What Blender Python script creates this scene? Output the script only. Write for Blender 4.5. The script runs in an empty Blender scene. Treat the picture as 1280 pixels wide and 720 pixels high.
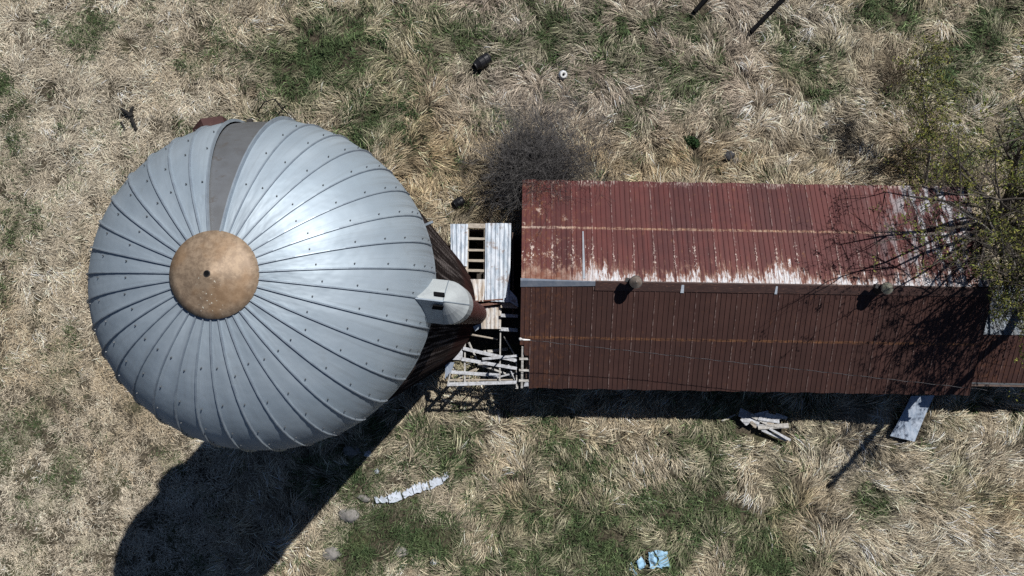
import bpy, math, random
import numpy as np
from mathutils import Vector, Matrix, noise as mnoise

random.seed(7)
rng = np.random.default_rng(11)
sc = bpy.context.scene
COL = sc.collection
PI = math.pi
R = math.radians

# ------------------------------------------------------------------ camera
F_PX, CAM_H, TILT = 900.0, 32.0, R(2.86)
cam_d = bpy.data.cameras.new('camera')
cam = bpy.data.objects.new('camera', cam_d)
COL.objects.link(cam)
cam.location = (0, 0, CAM_H)
cam.rotation_euler = (TILT, 0, 0)
cam_d.sensor_width = 36.0
cam_d.lens = F_PX * 36.0 / 1280.0
cam_d.clip_start = 0.1
cam_d.clip_end = 3000
sc.camera = cam


def P(px, py, z=0.0):
    """the place at height z seen at photo pixel px, py"""
    dx = (px - 640) / F_PX
    dy = -(py - 360) / F_PX
    y = dy * math.cos(TILT) + math.sin(TILT)
    w = dy * math.sin(TILT) - math.cos(TILT)
    s = (z - CAM_H) / w
    return Vector((dx * s, y * s, z))


def to_px(x, y, z=0.0):
    ry, rz = y, z - CAM_H
    cy = ry * math.cos(TILT) + rz * math.sin(TILT)
    cz = -ry * math.sin(TILT) + rz * math.cos(TILT)
    return 640 + F_PX * x / (-cz), 360 - F_PX * cy / (-cz)


# ------------------------------------------------------------------ numpy noise
def vnoise(x, y, seed=0):
    x = np.asarray(x, dtype=np.float64); y = np.asarray(y, dtype=np.float64)
    xi = np.floor(x).astype(np.int64); yi = np.floor(y).astype(np.int64)
    fx = x - xi; fy = y - yi
    fx = fx * fx * (3 - 2 * fx); fy = fy * fy * (3 - 2 * fy)

    def h(a, b):
        n = (a * 374761393 + b * 668265263 + seed * 974634777) & 0xFFFFFFFF
        n = ((n ^ (n >> 13)) * 1274126177) & 0xFFFFFFFF
        n = n ^ (n >> 16)
        return (n & 0xFFFF) / 65535.0
    return (h(xi, yi) * (1 - fx) + h(xi + 1, yi) * fx) * (1 - fy) + (h(xi, yi + 1) * (1 - fx) + h(xi + 1, yi + 1) * fx) * fy


def fbm(x, y, seed=0, octs=3):
    s = 0; a = 1; t = 0
    for k in range(octs):
        s = s + a * vnoise(x * 2 ** k, y * 2 ** k, seed + k * 17)
        t += a; a *= 0.5
    return s / t


def px_of(x, y):
    ry, rz = y, -CAM_H
    cy = ry * math.cos(TILT) + rz * math.sin(TILT)
    cz = -ry * math.sin(TILT) + rz * math.cos(TILT)
    return 640 + F_PX * x / (-cz), 360 - F_PX * cy / (-cz)


def ground_h(x, y):
    x = np.asarray(x, dtype=np.float64); y = np.asarray(y, dtype=np.float64)
    h = (fbm(x / 3.2, y / 3.2, 3) - 0.5) * 0.34 + (fbm(x / 0.9, y / 0.9, 9, 2) - 0.5) * 0.26
    rx, ry = px_of(x, y)
    ln = np.abs((rx - 1030) * 0.74 + (ry - 605) * 0.673)
    h = h * (1 - 0.85 * np.clip((60 - ln) / 35, 0, 1) * ((ry > 480) & (ry < 640) & (rx > 990) & (rx < 1160)))
    # level under the buildings
    d = np.maximum(np.abs(x - 7.5) - 13.5, np.abs(y - 1.4) - 4.6)
    k = np.clip(d / 1.5, 0, 1)
    ds = np.clip((np.hypot(x + 4.45, y - 0.73) - 3.2) / 1.2, 0, 1)
    return h * np.minimum(k, ds)


def gz(x, y):
    return float(ground_h(np.array([x]), np.array([y]))[0])


def G(px, py, dz=0.0):
    p = P(px, py, 0)
    p.z = gz(p.x, p.y) + dz
    return p


# ------------------------------------------------------------------ node materials
class NT:
    def __init__(self, name):
        self.m = bpy.data.materials.new(name)
        self.m.use_nodes = True
        self.t = self.m.node_tree
        self.b = self.t.nodes['Principled BSDF']
        self.tc = self.t.nodes.new('ShaderNodeTexCoord')

    def put(self, inp, v):
        if isinstance(v, bpy.types.NodeSocket):
            self.t.links.new(v, inp)
        elif isinstance(v, (tuple, list)) and inp.type == 'RGBA' and len(v) == 3:
            inp.default_value = (*v, 1)
        else:
            inp.default_value = v

    def obj(self): return self.tc.outputs['Object']

    def sep(self, v):
        n = self.t.nodes.new('ShaderNodeSeparateXYZ'); self.put(n.inputs[0], v); return n.outputs

    def comb(self, x, y, z):
        n = self.t.nodes.new('ShaderNodeCombineXYZ')
        for i, v in enumerate((x, y, z)): self.put(n.inputs[i], v)
        return n.outputs[0]

    def vmul(self, v, s):
        n = self.t.nodes.new('ShaderNodeVectorMath'); n.operation = 'MULTIPLY'
        self.put(n.inputs[0], v); n.inputs[1].default_value = s; return n.outputs[0]

    def math(self, op, a, b=0.0, clamp=False):
        n = self.t.nodes.new('ShaderNodeMath'); n.operation = op; n.use_clamp = clamp
        self.put(n.inputs[0], a); self.put(n.inputs[1], b); return n.outputs[0]

    def noise(self, v, scale=5.0, detail=4.0, rough=0.6):
        n = self.t.nodes.new('ShaderNodeTexNoise'); self.put(n.inputs['Vector'], v)
        n.inputs['Scale'].default_value = scale; n.inputs['Detail'].default_value = detail
        n.inputs['Roughness'].default_value = rough; return n.outputs[0]

    def ss(self, v, lo, hi):
        n = self.t.nodes.new('ShaderNodeMapRange'); n.interpolation_type = 'SMOOTHSTEP'
        self.put(n.inputs[0], v); n.inputs[1].default_value = lo; n.inputs[2].default_value = hi
        return n.outputs[0]

    def mix(self, f, a, b):
        n = self.t.nodes.new('ShaderNodeMix'); n.data_type = 'RGBA'
        self.put(n.inputs[0], f); self.put(n.inputs[6], a); self.put(n.inputs[7], b); return n.outputs[2]

    def attr(self, name):
        n = self.t.nodes.new('ShaderNodeAttribute'); n.attribute_name = name; return n.outputs['Color']

    def bump(self, h, strength=0.3, dist=0.02):
        n = self.t.nodes.new('ShaderNodeBump'); n.inputs['Strength'].default_value = strength
        n.inputs['Distance'].default_value = dist; self.put(n.inputs['Height'], h)
        self.t.links.new(n.outputs[0], self.b.inputs['Normal'])

    def out(self, col, rough=0.7, metal=0.0, spec=0.4):
        self.put(self.b.inputs['Base Color'], col)
        self.put(self.b.inputs['Roughness'], rough)
        self.put(self.b.inputs['Metallic'], metal)
        self.b.inputs['Specular IOR Level'].default_value = spec
        return self.m


def mottled(name, c1, c2, scale=4.0, rough=0.75, metal=0.0, stretch=(1, 1, 1), lo=0.35, hi=0.65, bump=0.2, c3=None, spec=0.35):
    n = NT(name)
    v = n.vmul(n.obj(), stretch)
    a = n.noise(v, scale, 6.0, 0.65)
    col = n.mix(n.ss(a, lo, hi), c1, c2)
    if c3:
        b = n.noise(v, scale * 2.7, 5.0, 0.7)
        col = n.mix(n.ss(b, 0.55, 0.68), col, c3)
    if bump: n.bump(a, bump)
    return n.out(col, rough, metal, spec)


def mat_roof():
    n = NT('rusty_painted_roof')
    o = n.sep(n.obj())
    x, y = o[0], o[1]
    ay = n.math('ABSOLUTE', y)
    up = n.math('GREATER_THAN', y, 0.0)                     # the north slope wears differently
    big = n.noise(n.obj(), 1.1, 5.0, 0.6)
    fine = n.noise(n.vmul(n.obj(), (9, 2.2, 2)), 2.0, 5.0, 0.7)
    blot = n.noise(n.obj(), 3.3, 6.0, 0.75)
    shade = n.noise(n.vmul(n.obj(), (5.0, 0.25, 0.25)), 1.0, 2.0, 0.5)   # sheet to sheet variation
    longx = n.noise(n.vmul(n.obj(), (0.55, 0.0, 0.0)), 1.0, 2.0, 0.5)    # drifts along the barn
    left = n.ss(x, 3.4, 0.2)
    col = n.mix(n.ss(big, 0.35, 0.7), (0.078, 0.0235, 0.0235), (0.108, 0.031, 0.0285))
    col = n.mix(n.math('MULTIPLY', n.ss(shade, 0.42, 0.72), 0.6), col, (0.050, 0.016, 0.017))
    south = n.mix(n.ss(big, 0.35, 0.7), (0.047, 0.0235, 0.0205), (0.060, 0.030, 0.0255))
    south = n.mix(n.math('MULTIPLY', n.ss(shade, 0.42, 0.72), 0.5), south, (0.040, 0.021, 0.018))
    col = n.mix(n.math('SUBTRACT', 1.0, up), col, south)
    # every sheet has faded a little differently
    tier = n.math('MULTIPLY', n.math('FLOOR', n.math('DIVIDE', y, 2.13)), 7.31)
    wn = n.t.nodes.new('ShaderNodeTexWhiteNoise'); wn.noise_dimensions = '2D'
    n.put(wn.inputs['Vector'], n.comb(n.math('FLOOR', n.math('ADD', n.math('DIVIDE', x, 0.8), 0.5)), tier, 0.0))
    fade = wn.outputs['Value']
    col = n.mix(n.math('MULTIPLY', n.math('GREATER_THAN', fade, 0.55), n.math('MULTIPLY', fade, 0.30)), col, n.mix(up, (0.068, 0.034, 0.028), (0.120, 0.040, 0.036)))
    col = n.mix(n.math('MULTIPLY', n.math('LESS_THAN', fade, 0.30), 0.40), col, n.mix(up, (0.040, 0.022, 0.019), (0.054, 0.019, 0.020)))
    # orange rust bloom, heavier at the left end
    rb = n.math('ADD', n.math('MULTIPLY', n.math('ADD', fine, blot), 0.5), n.math('MULTIPLY', left, 0.075))
    rust = n.math('MULTIPLY', n.ss(rb, 0.55, 0.68), n.math('ADD', 0.30, n.math('MULTIPLY', up, 0.35)))
    col = n.mix(rust, col, (0.17, 0.070, 0.030))
    # pale sheet edges every 0.8 m
    fx = n.math('ABSOLUTE', n.math('SUBTRACT', n.math('FRACT', n.math('ADD', n.math('DIVIDE', x, 0.8), n.math('MULTIPLY', n.math('SUBTRACT', big, 0.5), 0.03))), 0.5))
    wob = n.noise(n.vmul(n.obj(), (1.2, 5, 5)), 1.0, 4.0, 0.75)
    seam = n.math('MULTIPLY', n.math('LESS_THAN', fx, 0.017), n.ss(wob, 0.42, 0.66))
    col = n.mix(n.math('MULTIPLY', seam, n.math('ADD', 0.38, n.math('MULTIPLY', up, 0.22))), col, (0.40, 0.33, 0.31))
    # white worn spots trailing along the sheet edges below the ridge
    spot = n.noise(n.vmul(n.obj(), (13, 8, 8)), 1.0, 4.0, 0.75)
    row = n.math('MULTIPLY', n.ss(ay, 0.3, 0.9), n.ss(ay, 1.9, 1.2))
    sp = n.math('ADD', spot, n.math('ADD', n.math('MULTIPLY', n.ss(fx, 0.16, 0.0), 0.13), n.math('ADD', n.math('MULTIPLY', left, 0.07), n.math('MULTIPLY', n.math('SUBTRACT', longx, 0.5), 0.25))))
    sp = n.math('MULTIPLY', n.math('MULTIPLY', n.ss(sp, 0.66, 0.73), row), up)
    col = n.mix(n.math('MULTIPLY', sp, 0.9), col, (0.56, 0.47, 0.42))
    # pale flecks over the left end
    lf = n.math('MULTIPLY', n.math('MULTIPLY', n.ss(blot, 0.58, 0.66), left), up)
    col = n.mix(n.math('MULTIPLY', lf, 0.65), col, (0.50, 0.40, 0.35))
    # lap of the two tiers of sheets
    lapn = n.noise(n.vmul(n.obj(), (2.6, 9, 9)), 1.0, 5.0, 0.8)
    dl = n.math('ABSOLUTE', n.math('SUBTRACT', ay, n.math('ADD', 2.12, n.math('MULTIPLY', lapn, 0.13))))
    right = n.ss(x, 13.6, 16.5)
    lap = n.math('MULTIPLY', n.ss(dl, 0.075, 0.015), n.ss(n.math('ADD', n.math('MULTIPLY', lapn, .6), n.math('MULTIPLY', fine, .4)), 0.42, 0.58))
    lapc = n.mix(n.math('MULTIPLY', left, up), n.mix(n.math('MULTIPLY', right, up), n.mix(n.math('MULTIPLY', n.ss(fine, 0.38, 0.62), up), (0.30, 0.14, 0.06), (0.46, 0.33, 0.24)), (0.6, 0.57, 0.55)), (0.55, 0.44, 0.36))
    col = n.mix(n.math('MULTIPLY', lap, n.math('ADD', 0.50, n.math('MULTIPLY', up, 0.25))), col, lapc)
    # paint gone to white beside the ridge (north side), fringed with rust
    st = n.noise(n.vmul(n.obj(), (6.0, 1.3, 1.3)), 1.0, 6.0, 0.78)
    reach = n.math('ADD', n.math('ADD', n.math('MULTIPLY', n.math('SUBTRACT', st, 0.5), 4.0), n.math('ADD', 0.20, n.math('MULTIPLY', n.math('SUBTRACT', fade, 0.5), 0.35))), n.math('MULTIPLY', n.math('SUBTRACT', longx, 0.45), 2.2))
    wd = n.math('SUBTRACT', reach, n.math('MULTIPLY', ay, 1.15))
    inx = n.ss(x, 1.4, 3.2)
    wear = n.math('MULTIPLY', n.math('MULTIPLY', n.ss(wd, -0.04, 0.16), up), inx)
    edge = n.math('MULTIPLY', n.ss(wd, -0.55, -0.02), up)
    col = n.mix(n.math('MULTIPLY', edge, 0.55), col, n.mix(n.ss(blot, .4, .6), (0.23, 0.10, 0.06), (0.34, 0.22, 0.17)))
    wc = n.mix(n.ss(fine, 0.40, 0.60), (0.60, 0.62, 0.66), (0.44, 0.38, 0.36))
    wc = n.mix(n.ss(blot, 0.56, 0.66), wc, (0.22, 0.11, 0.075))
    col = n.mix(n.math('MULTIPLY', wear, 0.92), col, wc)
    # the right end: bare galvanised strips
    gs = n.noise(n.vmul(n.obj(), (3.2, 0.8, 0.8)), 1.0, 5.0, 0.7)
    gal = n.math('MULTIPLY', n.math('MULTIPLY', n.ss(gs, 0.50, 0.58), right), up)
    col = n.mix(n.math('MULTIPLY', gal, 0.7), col, (0.46, 0.47, 0.50))
    # top eave scuffs
    ev = n.math('MULTIPLY', n.math('MULTIPLY', n.ss(ay, 3.95, 4.2), n.ss(n.math('ADD', fine, n.math('MULTIPLY', n.math('SUBTRACT', longx, .5), .5)), 0.54, 0.64)), up)
    col = n.mix(n.math('MULTIPLY', ev, 0.8), col, (0.46, 0.38, 0.34))
    n.bump(n.noise(n.vmul(n.obj(), (4, 1, 1)), 2.0, 4.0, 0.6), 0.25, 0.02)
    return n.out(col, 0.62, 0.0, 0.18)


def mat_dome():
    n = NT('weathered_aluminium_dome')
    o = n.sep(n.obj())
    ang = n.math('ARCTAN2', o[1], o[0])
    rad = n.math('SQRT', n.math('ADD', n.math('MULTIPLY', o[0], o[0]), n.math('MULTIPLY', o[1], o[1])))
    big = n.noise(n.obj(), 0.9, 3.0, 0.5)
    sheet = n.noise(n.comb(n.math('MULTIPLY', ang, 5.9), 0.0, 0.0), 1.0, 0.0, 0.5)        # one sheet is duller than the next
    run = n.noise(n.comb(n.math('MULTIPLY', ang, 30.0), n.math('MULTIPLY', rad, 0.7), 0.0), 1.0, 4.0, 0.65)   # rain runs
    st = n.noise(n.obj(), 3.1, 6.0, 0.72)
    col = n.mix(n.ss(big, 0.3, 0.7), (0.31, 0.372, 0.43), (0.37, 0.43, 0.485))
    col = n.mix(n.math('MULTIPLY', n.ss(sheet, 0.35, 0.65), 0.45), col, (0.255, 0.305, 0.355))
    col = n.mix(n.math('MULTIPLY', n.ss(run, 0.50, 0.70), 0.40), col, (0.25, 0.29, 0.325))
    col = n.mix(n.math('MULTIPLY', n.ss(st, 0.56, 0.72), 0.30), col, (0.24, 0.265, 0.28))
    # grime close to the seams and the rim
    rim = n.math('MULTIPLY', n.ss(rad, 2.55, 3.0), n.ss(run, 0.40, 0.62))
    col = n.mix(n.math('MULTIPLY', rim, 0.40), col, (0.19, 0.205, 0.21))
    dent = n.noise(n.comb(n.math('MULTIPLY', ang, 3.2), n.math('MULTIPLY', rad, 1.3), 0.0), 1.0, 3.0, 0.5)
    n.bump(dent, 0.75, 0.05)
    r = n.math('ADD', 0.44, n.math('ADD', n.math('MULTIPLY', st, 0.16), n.math('MULTIPLY', run, 0.12)))
    return n.out(col, r, 0.38, 0.4)


def mat_wall():
    n = NT('peeling_stave_wall')
    o = n.sep(n.obj())
    s = n.noise(n.vmul(n.obj(), (9, 9, 0.10)), 1.6, 5.0, 0.7)
    b = n.noise(n.vmul(n.obj(), (1, 1, 0.3)), 0.9, 3.0, 0.6)
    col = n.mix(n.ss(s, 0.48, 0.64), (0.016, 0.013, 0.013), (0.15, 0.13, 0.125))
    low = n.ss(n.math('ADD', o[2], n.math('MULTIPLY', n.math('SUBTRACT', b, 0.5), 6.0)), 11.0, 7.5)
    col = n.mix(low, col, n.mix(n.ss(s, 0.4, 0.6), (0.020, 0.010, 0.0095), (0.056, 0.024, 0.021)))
    n.bump(s, 0.15, 0.02)
    return n.out(col, 1.0, 0.0, 0.0)


def mat_cap():
    n = NT('rusty_cap')
    a = n.noise(n.obj(), 9.0, 8.0, 0.75)
    b = n.noise(n.obj(), 1.6, 3.0, 0.6)
    w = n.noise(n.obj(), 22.0, 2.0, 0.5)
    col = n.mix(n.ss(a, 0.40, 0.60), (0.215, 0.155, 0.107), (0.33, 0.245, 0.170))
    col = n.mix(n.math('MULTIPLY', n.ss(b, 0.45, 0.65), 0.5), col, (0.25, 0.145, 0.07))
    o = n.sep(n.obj())
    spill = n.math('MULTIPLY', n.ss(o[1], 0.1, -0.05), n.ss(n.math('ABSOLUTE', n.math('SUBTRACT', o[0], -0.02)), 0.28, 0.05))
    col = n.mix(n.math('MULTIPLY', n.ss(w, 0.66, 0.70), spill), col, (0.7, 0.66, 0.55))
    n.bump(a, 0.2, 0.01)
    return n.out(col, n.math('ADD', 0.45, n.math('MULTIPLY', a, 0.25)), 0.25, 0.4)


def mat_shed():
    n = NT('old_galvanised_shed_sheet')
    a = n.noise(n.vmul(n.obj(), (5, 1.3, 1)), 1.2, 6.0, 0.72)
    c = n.noise(n.obj(), 2.2, 6.0, 0.7)
    col = n.mix(n.ss(a, 0.35, 0.62), (0.30, 0.36, 0.43), (0.56, 0.60, 0.66))
    col = n.mix(n.math('MULTIPLY', n.ss(c, 0.56, 0.66), 0.85), col, (0.26, 0.20, 0.17))
    n.bump(c, 0.15, 0.01)
    return n.out(col, 0.5, 0.25, 0.4)


def mat_grass(name, trans=0.0, spec=0.12):
    n = NT(name)
    n.b.inputs['Subsurface Weight'].default_value = 0.0
    return n.out(n.attr('tint'), 0.75, 0.0, spec)


def mat_ground():
    n = NT('soil_and_thatch')
    o = n.obj()
    a = n.noise(o, 0.35, 6.0, 0.65)
    b = n.noise(o, 9.0, 8.0, 0.7)
    col = n.mix(n.ss(b, 0.35, 0.65), (0.022, 0.019, 0.014), (0.11, 0.092, 0.066))
    col = n.mix(n.math('MULTIPLY', n.ss(a, 0.5, 0.66), 0.5), col, (0.06, 0.07, 0.03))
    n.bump(b, 0.6, 0.05)
    return n.out(col, 0.9, 0.0, 0.1)


M = {}
M['roof'] = mat_roof()
M['dome'] = mat_dome()
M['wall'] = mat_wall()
M['cap'] = mat_cap()
M['shed'] = mat_shed()
M['ground'] = mat_ground()
M['dry'] = mat_grass('dry_grass_blades')
M['green'] = mat_grass('green_grass_blades')
M['leaf'] = mat_grass('leaves')
M['patch'] = mottled('bare_zinc_panel', (0.195, 0.205, 0.22), (0.155, 0.158, 0.165), 1.2, 0.5, 0.5, (1, 1, 2), bump=0.1, c3=(0.15, 0.14, 0.135))
M['hood'] = mottled('pale_grey_hood_paint', (0.42, 0.45, 0.46), (0.35, 0.375, 0.39), 3.0, 0.5, 0.1, bump=0.05)
M['rib'] = mottled('dome_rib_metal', (0.30, 0.35, 0.40), (0.24, 0.28, 0.33), 4.0, 0.45, 0.4, bump=0.05)
M['fillerbox'] = mottled('dark_red_brown_sheet', (0.045, 0.022, 0.021), (0.06, 0.029, 0.027), 3.0, 0.7, 0.0, c3=(0.08, 0.045, 0.04), spec=0.15)
M['bolt'] = mottled('grey_bolt', (0.08, 0.088, 0.095), (0.12, 0.125, 0.135), 5, 0.5, 0.4, bump=0)
M['hoop'] = mottled('rusted_hoop', (0.014, 0.010, 0.0095), (0.024, 0.018, 0.016), 3, 1.0, 0.0, bump=0, spec=0.0)
M['redsteel'] = mottled('red_brown_chute_paint', (0.085, 0.034, 0.030), (0.06, 0.024, 0.022), 3.0, 0.65, 0.0, (2, 2, .5), c3=(0.11, 0.06, 0.05), spec=0.08)
M['black'] = mottled('black_hollow', (0.006, 0.006, 0.007), (0.009, 0.009, 0.010), 5, 0.95, bump=0, spec=0.05)
M['darkiron'] = mottled('dark_iron', (0.03, 0.03, 0.033), (0.05, 0.045, 0.042), 5, 0.55, 0.4)
M['greywood'] = mottled('bleached_grey_wood', (0.46, 0.45, 0.43), (0.30, 0.285, 0.265), 2.5, 0.8, 0, (3, 3, 3), bump=0.4, c3=(0.2, 0.17, 0.145))
M['whitewood'] = mottled('worn_white_boards', (0.47, 0.485, 0.52), (0.33, 0.335, 0.35), 4.0, 0.8, 0, (2, 2, 2), lo=.4, hi=.6, bump=0.4, c3=(0.20, 0.18, 0.165))
M['tanwood'] = mottled('weathered_tan_purlin', (0.42, 0.37, 0.31), (0.30, 0.26, 0.215), 3.0, 0.8, 0, (2, 6, 2), bump=0.4, c3=(0.2, 0.16, 0.13))
M['darkwood'] = mottled('dark_barn_boards', (0.075, 0.05, 0.042), (0.12, 0.085, 0.07), 3.0, 0.85, 0, (4, 4, 0.5), bump=0.5)
M['rustsheet'] = mottled('rust_streaked_sheet', (0.40, 0.34, 0.28), (0.58, 0.58, 0.58), 1.6, 0.6, 0.1, (5, 1, 1), bump=0.15, c3=(0.24, 0.11, 0.055))
M['rustdark'] = mottled('dark_rusty_edge', (0.11, 0.05, 0.04), (0.17, 0.09, 0.065), 4, 0.7, 0.1, c3=(0.45, 0.40, 0.36))
M['cap_strip'] = mottled('ridge_cap_brown', (0.052, 0.026, 0.022), (0.036, 0.019, 0.017), 2.0, 0.65, 0, (1, 6, 1), c3=(0.13, 0.065, 0.045))
M['bluegrey'] = mottled('blue_grey_flashing', (0.13, 0.155, 0.20), (0.19, 0.21, 0.25), 3, 0.5, 0.3)
M['paleflash'] = mottled('pale_flashing', (0.5, 0.55, 0.62), (0.36, 0.40, 0.46), 3, 0.5, 0.2, (1, 4, 1))
M['gutter'] = mottled('dark_wet_board', (0.05, 0.055, 0.062), (0.085, 0.09, 0.098), 3, 0.8, 0.0, (.5, 3, 3))
M['stripmetal'] = mottled('dull_zinc_strip', (0.28, 0.31, 0.355), (0.22, 0.24, 0.27), 3, 0.55, 0.2)
M['ventcap'] = mottled('vent_cap_metal', (0.12, 0.095, 0.078), (0.20, 0.175, 0.155), 8, 0.6, 0.2, c3=(0.17, 0.07, 0.035))
M['ventcapgreen'] = mottled('vent_cap_mossy', (0.12, 0.125, 0.095), (0.21, 0.21, 0.175), 9, 0.6, 0.2, c3=(0.26, 0.15, 0.08))
M['bark'] = mottled('bark', (0.055, 0.045, 0.037), (0.11, 0.095, 0.08), 8, 0.9, 0, (3, 3, 1), bump=0.6)
M['palebark'] = mottled('pale_dead_bark', (0.34, 0.32, 0.29), (0.22, 0.2, 0.18), 8, 0.9, 0, (3, 3, 1), bump=0.3)
M['twig'] = mottled('grey_twigs', (0.050, 0.047, 0.047), (0.145, 0.137, 0.134), 5, 0.9, 0, bump=0)
M['browntwig'] = mottled('brown_twigs', (0.075, 0.055, 0.035), (0.12, 0.085, 0.055), 6, 0.9, 0, bump=0)
M['charred'] = mottled('charred_wood', (0.008, 0.008, 0.008), (0.02, 0.018, 0.017), 8, 0.85, 0, bump=0.6)
M['pole'] = mottled('tarred_pole', (0.011, 0.010, 0.010), (0.02, 0.018, 0.017), 8, 0.9, 0, (3, 3, 3), bump=0.4, spec=0.1)
M['stone'] = mottled('lichen_stone', (0.23, 0.215, 0.205), (0.14, 0.135, 0.125), 7, 0.95, 0, bump=0.8, c3=(0.12, 0.12, 0.07))
M['darkstone'] = mottled('dark_stone', (0.03, 0.03, 0.034), (0.055, 0.055, 0.06), 7, 0.85, 0, bump=0.7)
M['concrete'] = mottled('pale_concrete', (0.52, 0.57, 0.66), (0.42, 0.46, 0.52), 6, 0.85, 0, bump=0.5, c3=(0.24, 0.23, 0.22))
M['blueplastic'] = mottled('sun_bleached_blue_sheet', (0.33, 0.53, 0.70), (0.24, 0.42, 0.58), 4, 0.5, 0, bump=0.3, c3=(0.42, 0.60, 0.74))
M['blackplastic'] = mottled('black_plastic', (0.010, 0.010, 0.012), (0.016, 0.016, 0.019), 6, 0.4, 0, bump=0.1)
M['whiteplastic'] = mottled('white_plastic', (0.62, 0.66, 0.72), (0.5, 0.53, 0.58), 5, 0.5, 0, bump=0.05)
M['bluesheet'] = mottled('blue_grey_tin', (0.27, 0.33, 0.42), (0.40, 0.45, 0.53), 3.5, 0.5, 0.15, (2.5, 0.8, 1), bump=0.25, c3=(0.17, 0.19, 0.24))
M['greenroof'] = mottled('galvanised_white', (0.17, 0.20, 0.24), (0.07, 0.075, 0.08), 2.5, 0.6, 0.1, (3, 1, 1))
M['porcelain'] = mottled('white_insulator', (0.75, 0.75, 0.74), (0.65, 0.65, 0.64), 5, 0.3, 0, bump=0)
M['wire'] = mottled('black_cable', (0.012, 0.012, 0.014), (0.02, 0.02, 0.022), 5, 0.6, 0, bump=0)
M['alwire'] = mottled('bare_aluminium_strand', (0.20, 0.19, 0.21), (0.26, 0.25, 0.26), 5, 0.5, 0.3, bump=0)
M['dirt'] = mottled('dark_barn_floor', (0.035, 0.03, 0.026), (0.06, 0.05, 0.042), 3, 0.95, 0, bump=0.5)


# ------------------------------------------------------------------ mesh building
class MB:
    def __init__(self):
        self.v = []; self.f = []; self.mi = []

    def add(self, vs, fs, mi=0):
        b = len(self.v)
        self.v += [tuple(p) for p in vs]
        self.f += [tuple(i + b for i in f) for f in fs]
        self.mi += [mi] * len(fs)
        return self

    def beam(self, a, b, w, h, up=(0, 0, 1), mi=0, jit=0.0):
        a = Vector(a); b = Vector(b); d = (b - a).normalized()
        up = Vector(up)
        if abs(d.dot(up)) > 0.98: up = Vector((1, 0, 0))
        s = d.cross(up).normalized() * w / 2; u = s.cross(d).normalized() * h / 2
        vs = [a - s - u, a + s - u, a + s + u, a - s + u, b - s - u, b + s - u, b + s + u, b - s + u]
        if jit: vs = [p + Vector((random.uniform(-jit, jit), random.uniform(-jit, jit), random.uniform(-jit, jit) * .3)) for p in vs]
        return self.add(vs, [(3, 2, 1, 0), (4, 5, 6, 7), (0, 1, 5, 4), (1, 2, 6, 5), (2, 3, 7, 6), (3, 0, 4, 7)], mi)

    def box(self, c, s, mi=0):
        c = Vector(c)
        return self.beam(c - Vector((s[0] / 2, 0, 0)), c + Vector((s[0] / 2, 0, 0)), s[1], s[2], (0, 0, 1), mi)

    def tube(self, pts, rads, n=6, mi=0, cap=True):
        pts = [Vector(p) for p in pts]
        if not hasattr(rads, '__len__'): rads = [rads] * len(pts)
        vs = []; fs = []
        for i, p in enumerate(pts):
            d = (pts[min(i + 1, len(pts) - 1)] - pts[max(i - 1, 0)]).normalized()
            ref = Vector((0, 0, 1)) if abs(d.z) < 0.9 else Vector((1, 0, 0))
            s = d.cross(ref).normalized(); u = s.cross(d)
            for k in range(n):
                a = 2 * PI * k / n
                vs.append(p + (s * math.cos(a) + u * math.sin(a)) * rads[i])
        for i in range(len(pts) - 1):
            for k in range(n):
                a = i * n + k; b = i * n + (k + 1) % n
                fs.append((a, b, b + n, a + n))
        if cap:
            fs.append(tuple(range(n - 1, -1, -1)))
            fs.append(tuple(range((len(pts) - 1) * n, len(pts) * n)))
        return self.add(vs, fs, mi)

    def lathe(self, prof, c=(0, 0, 0), n=24, mat=None, mi=0, capa=True, capb=True):
        c = Vector(c); vs = []; fs = []
        for (r, z) in prof:
            for k in range(n):
                a = 2 * PI * k / n
                p = Vector((r * math.cos(a), r * math.sin(a), z))
                if mat is not None: p = mat @ p
                vs.append(p + c)
        for i in range(len(prof) - 1):
            for k in range(n):
                a = i * n + k; b = i * n + (k + 1) % n
                fs.append((a, b, b + n, a + n))
        if capa: fs.append(tuple(range(n - 1, -1, -1)))
        if capb: fs.append(tuple(range((len(prof) - 1) * n, len(prof) * n)))
        return self.add(vs, fs, mi)

    def slab(self, top, th, mi=0):
        """polygon (any 3d points, CCW from above) with thickness th downwards"""
        n = len(top)
        vs = [Vector(p) for p in top] + [Vector(p) - Vector((0, 0, th)) for p in top]
        fs = [tuple(range(n)), tuple(range(2 * n - 1, n - 1, -1))]
        for k in range(n):
            j = (k + 1) % n
            fs.append((k, k + n, j + n, j))
        return self.add(vs, fs, mi)

    def build(self, name, mat, parent=None, off=(0, 0, 0), smooth=False):
        me = bpy.data.meshes.new(name)
        o = Vector(off)
        me.from_pydata([tuple(Vector(p) - o) for p in self.v], [], self.f)
        mats = mat if isinstance(mat, (list, tuple)) else [mat]
        for m in mats: me.materials.append(m)
        if len(mats) > 1: me.polygons.foreach_set('material_index', self.mi)
        if smooth: me.polygons.foreach_set('use_smooth', [True] * len(me.polygons))
        me.update()
        ob = bpy.data.objects.new(name, me)
        COL.objects.link(ob)
        if parent is not None: ob.parent = parent
        else: ob.location = o
        return ob


def tag(o, label=None, cat=None, group=None, kind=None):
    if label: o['label'] = label
    if cat: o['category'] = cat
    if group: o['group'] = group
    if kind: o['kind'] = kind
    return o


def empty(name, loc, label, cat, group=None, rz=0.0):
    e = bpy.data.objects.new(name, None)
    e.empty_display_size = 0.3
    COL.objects.link(e)
    e.location = loc
    e.rotation_euler = (0, 0, rz)
    return tag(e, label, cat, group)


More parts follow.
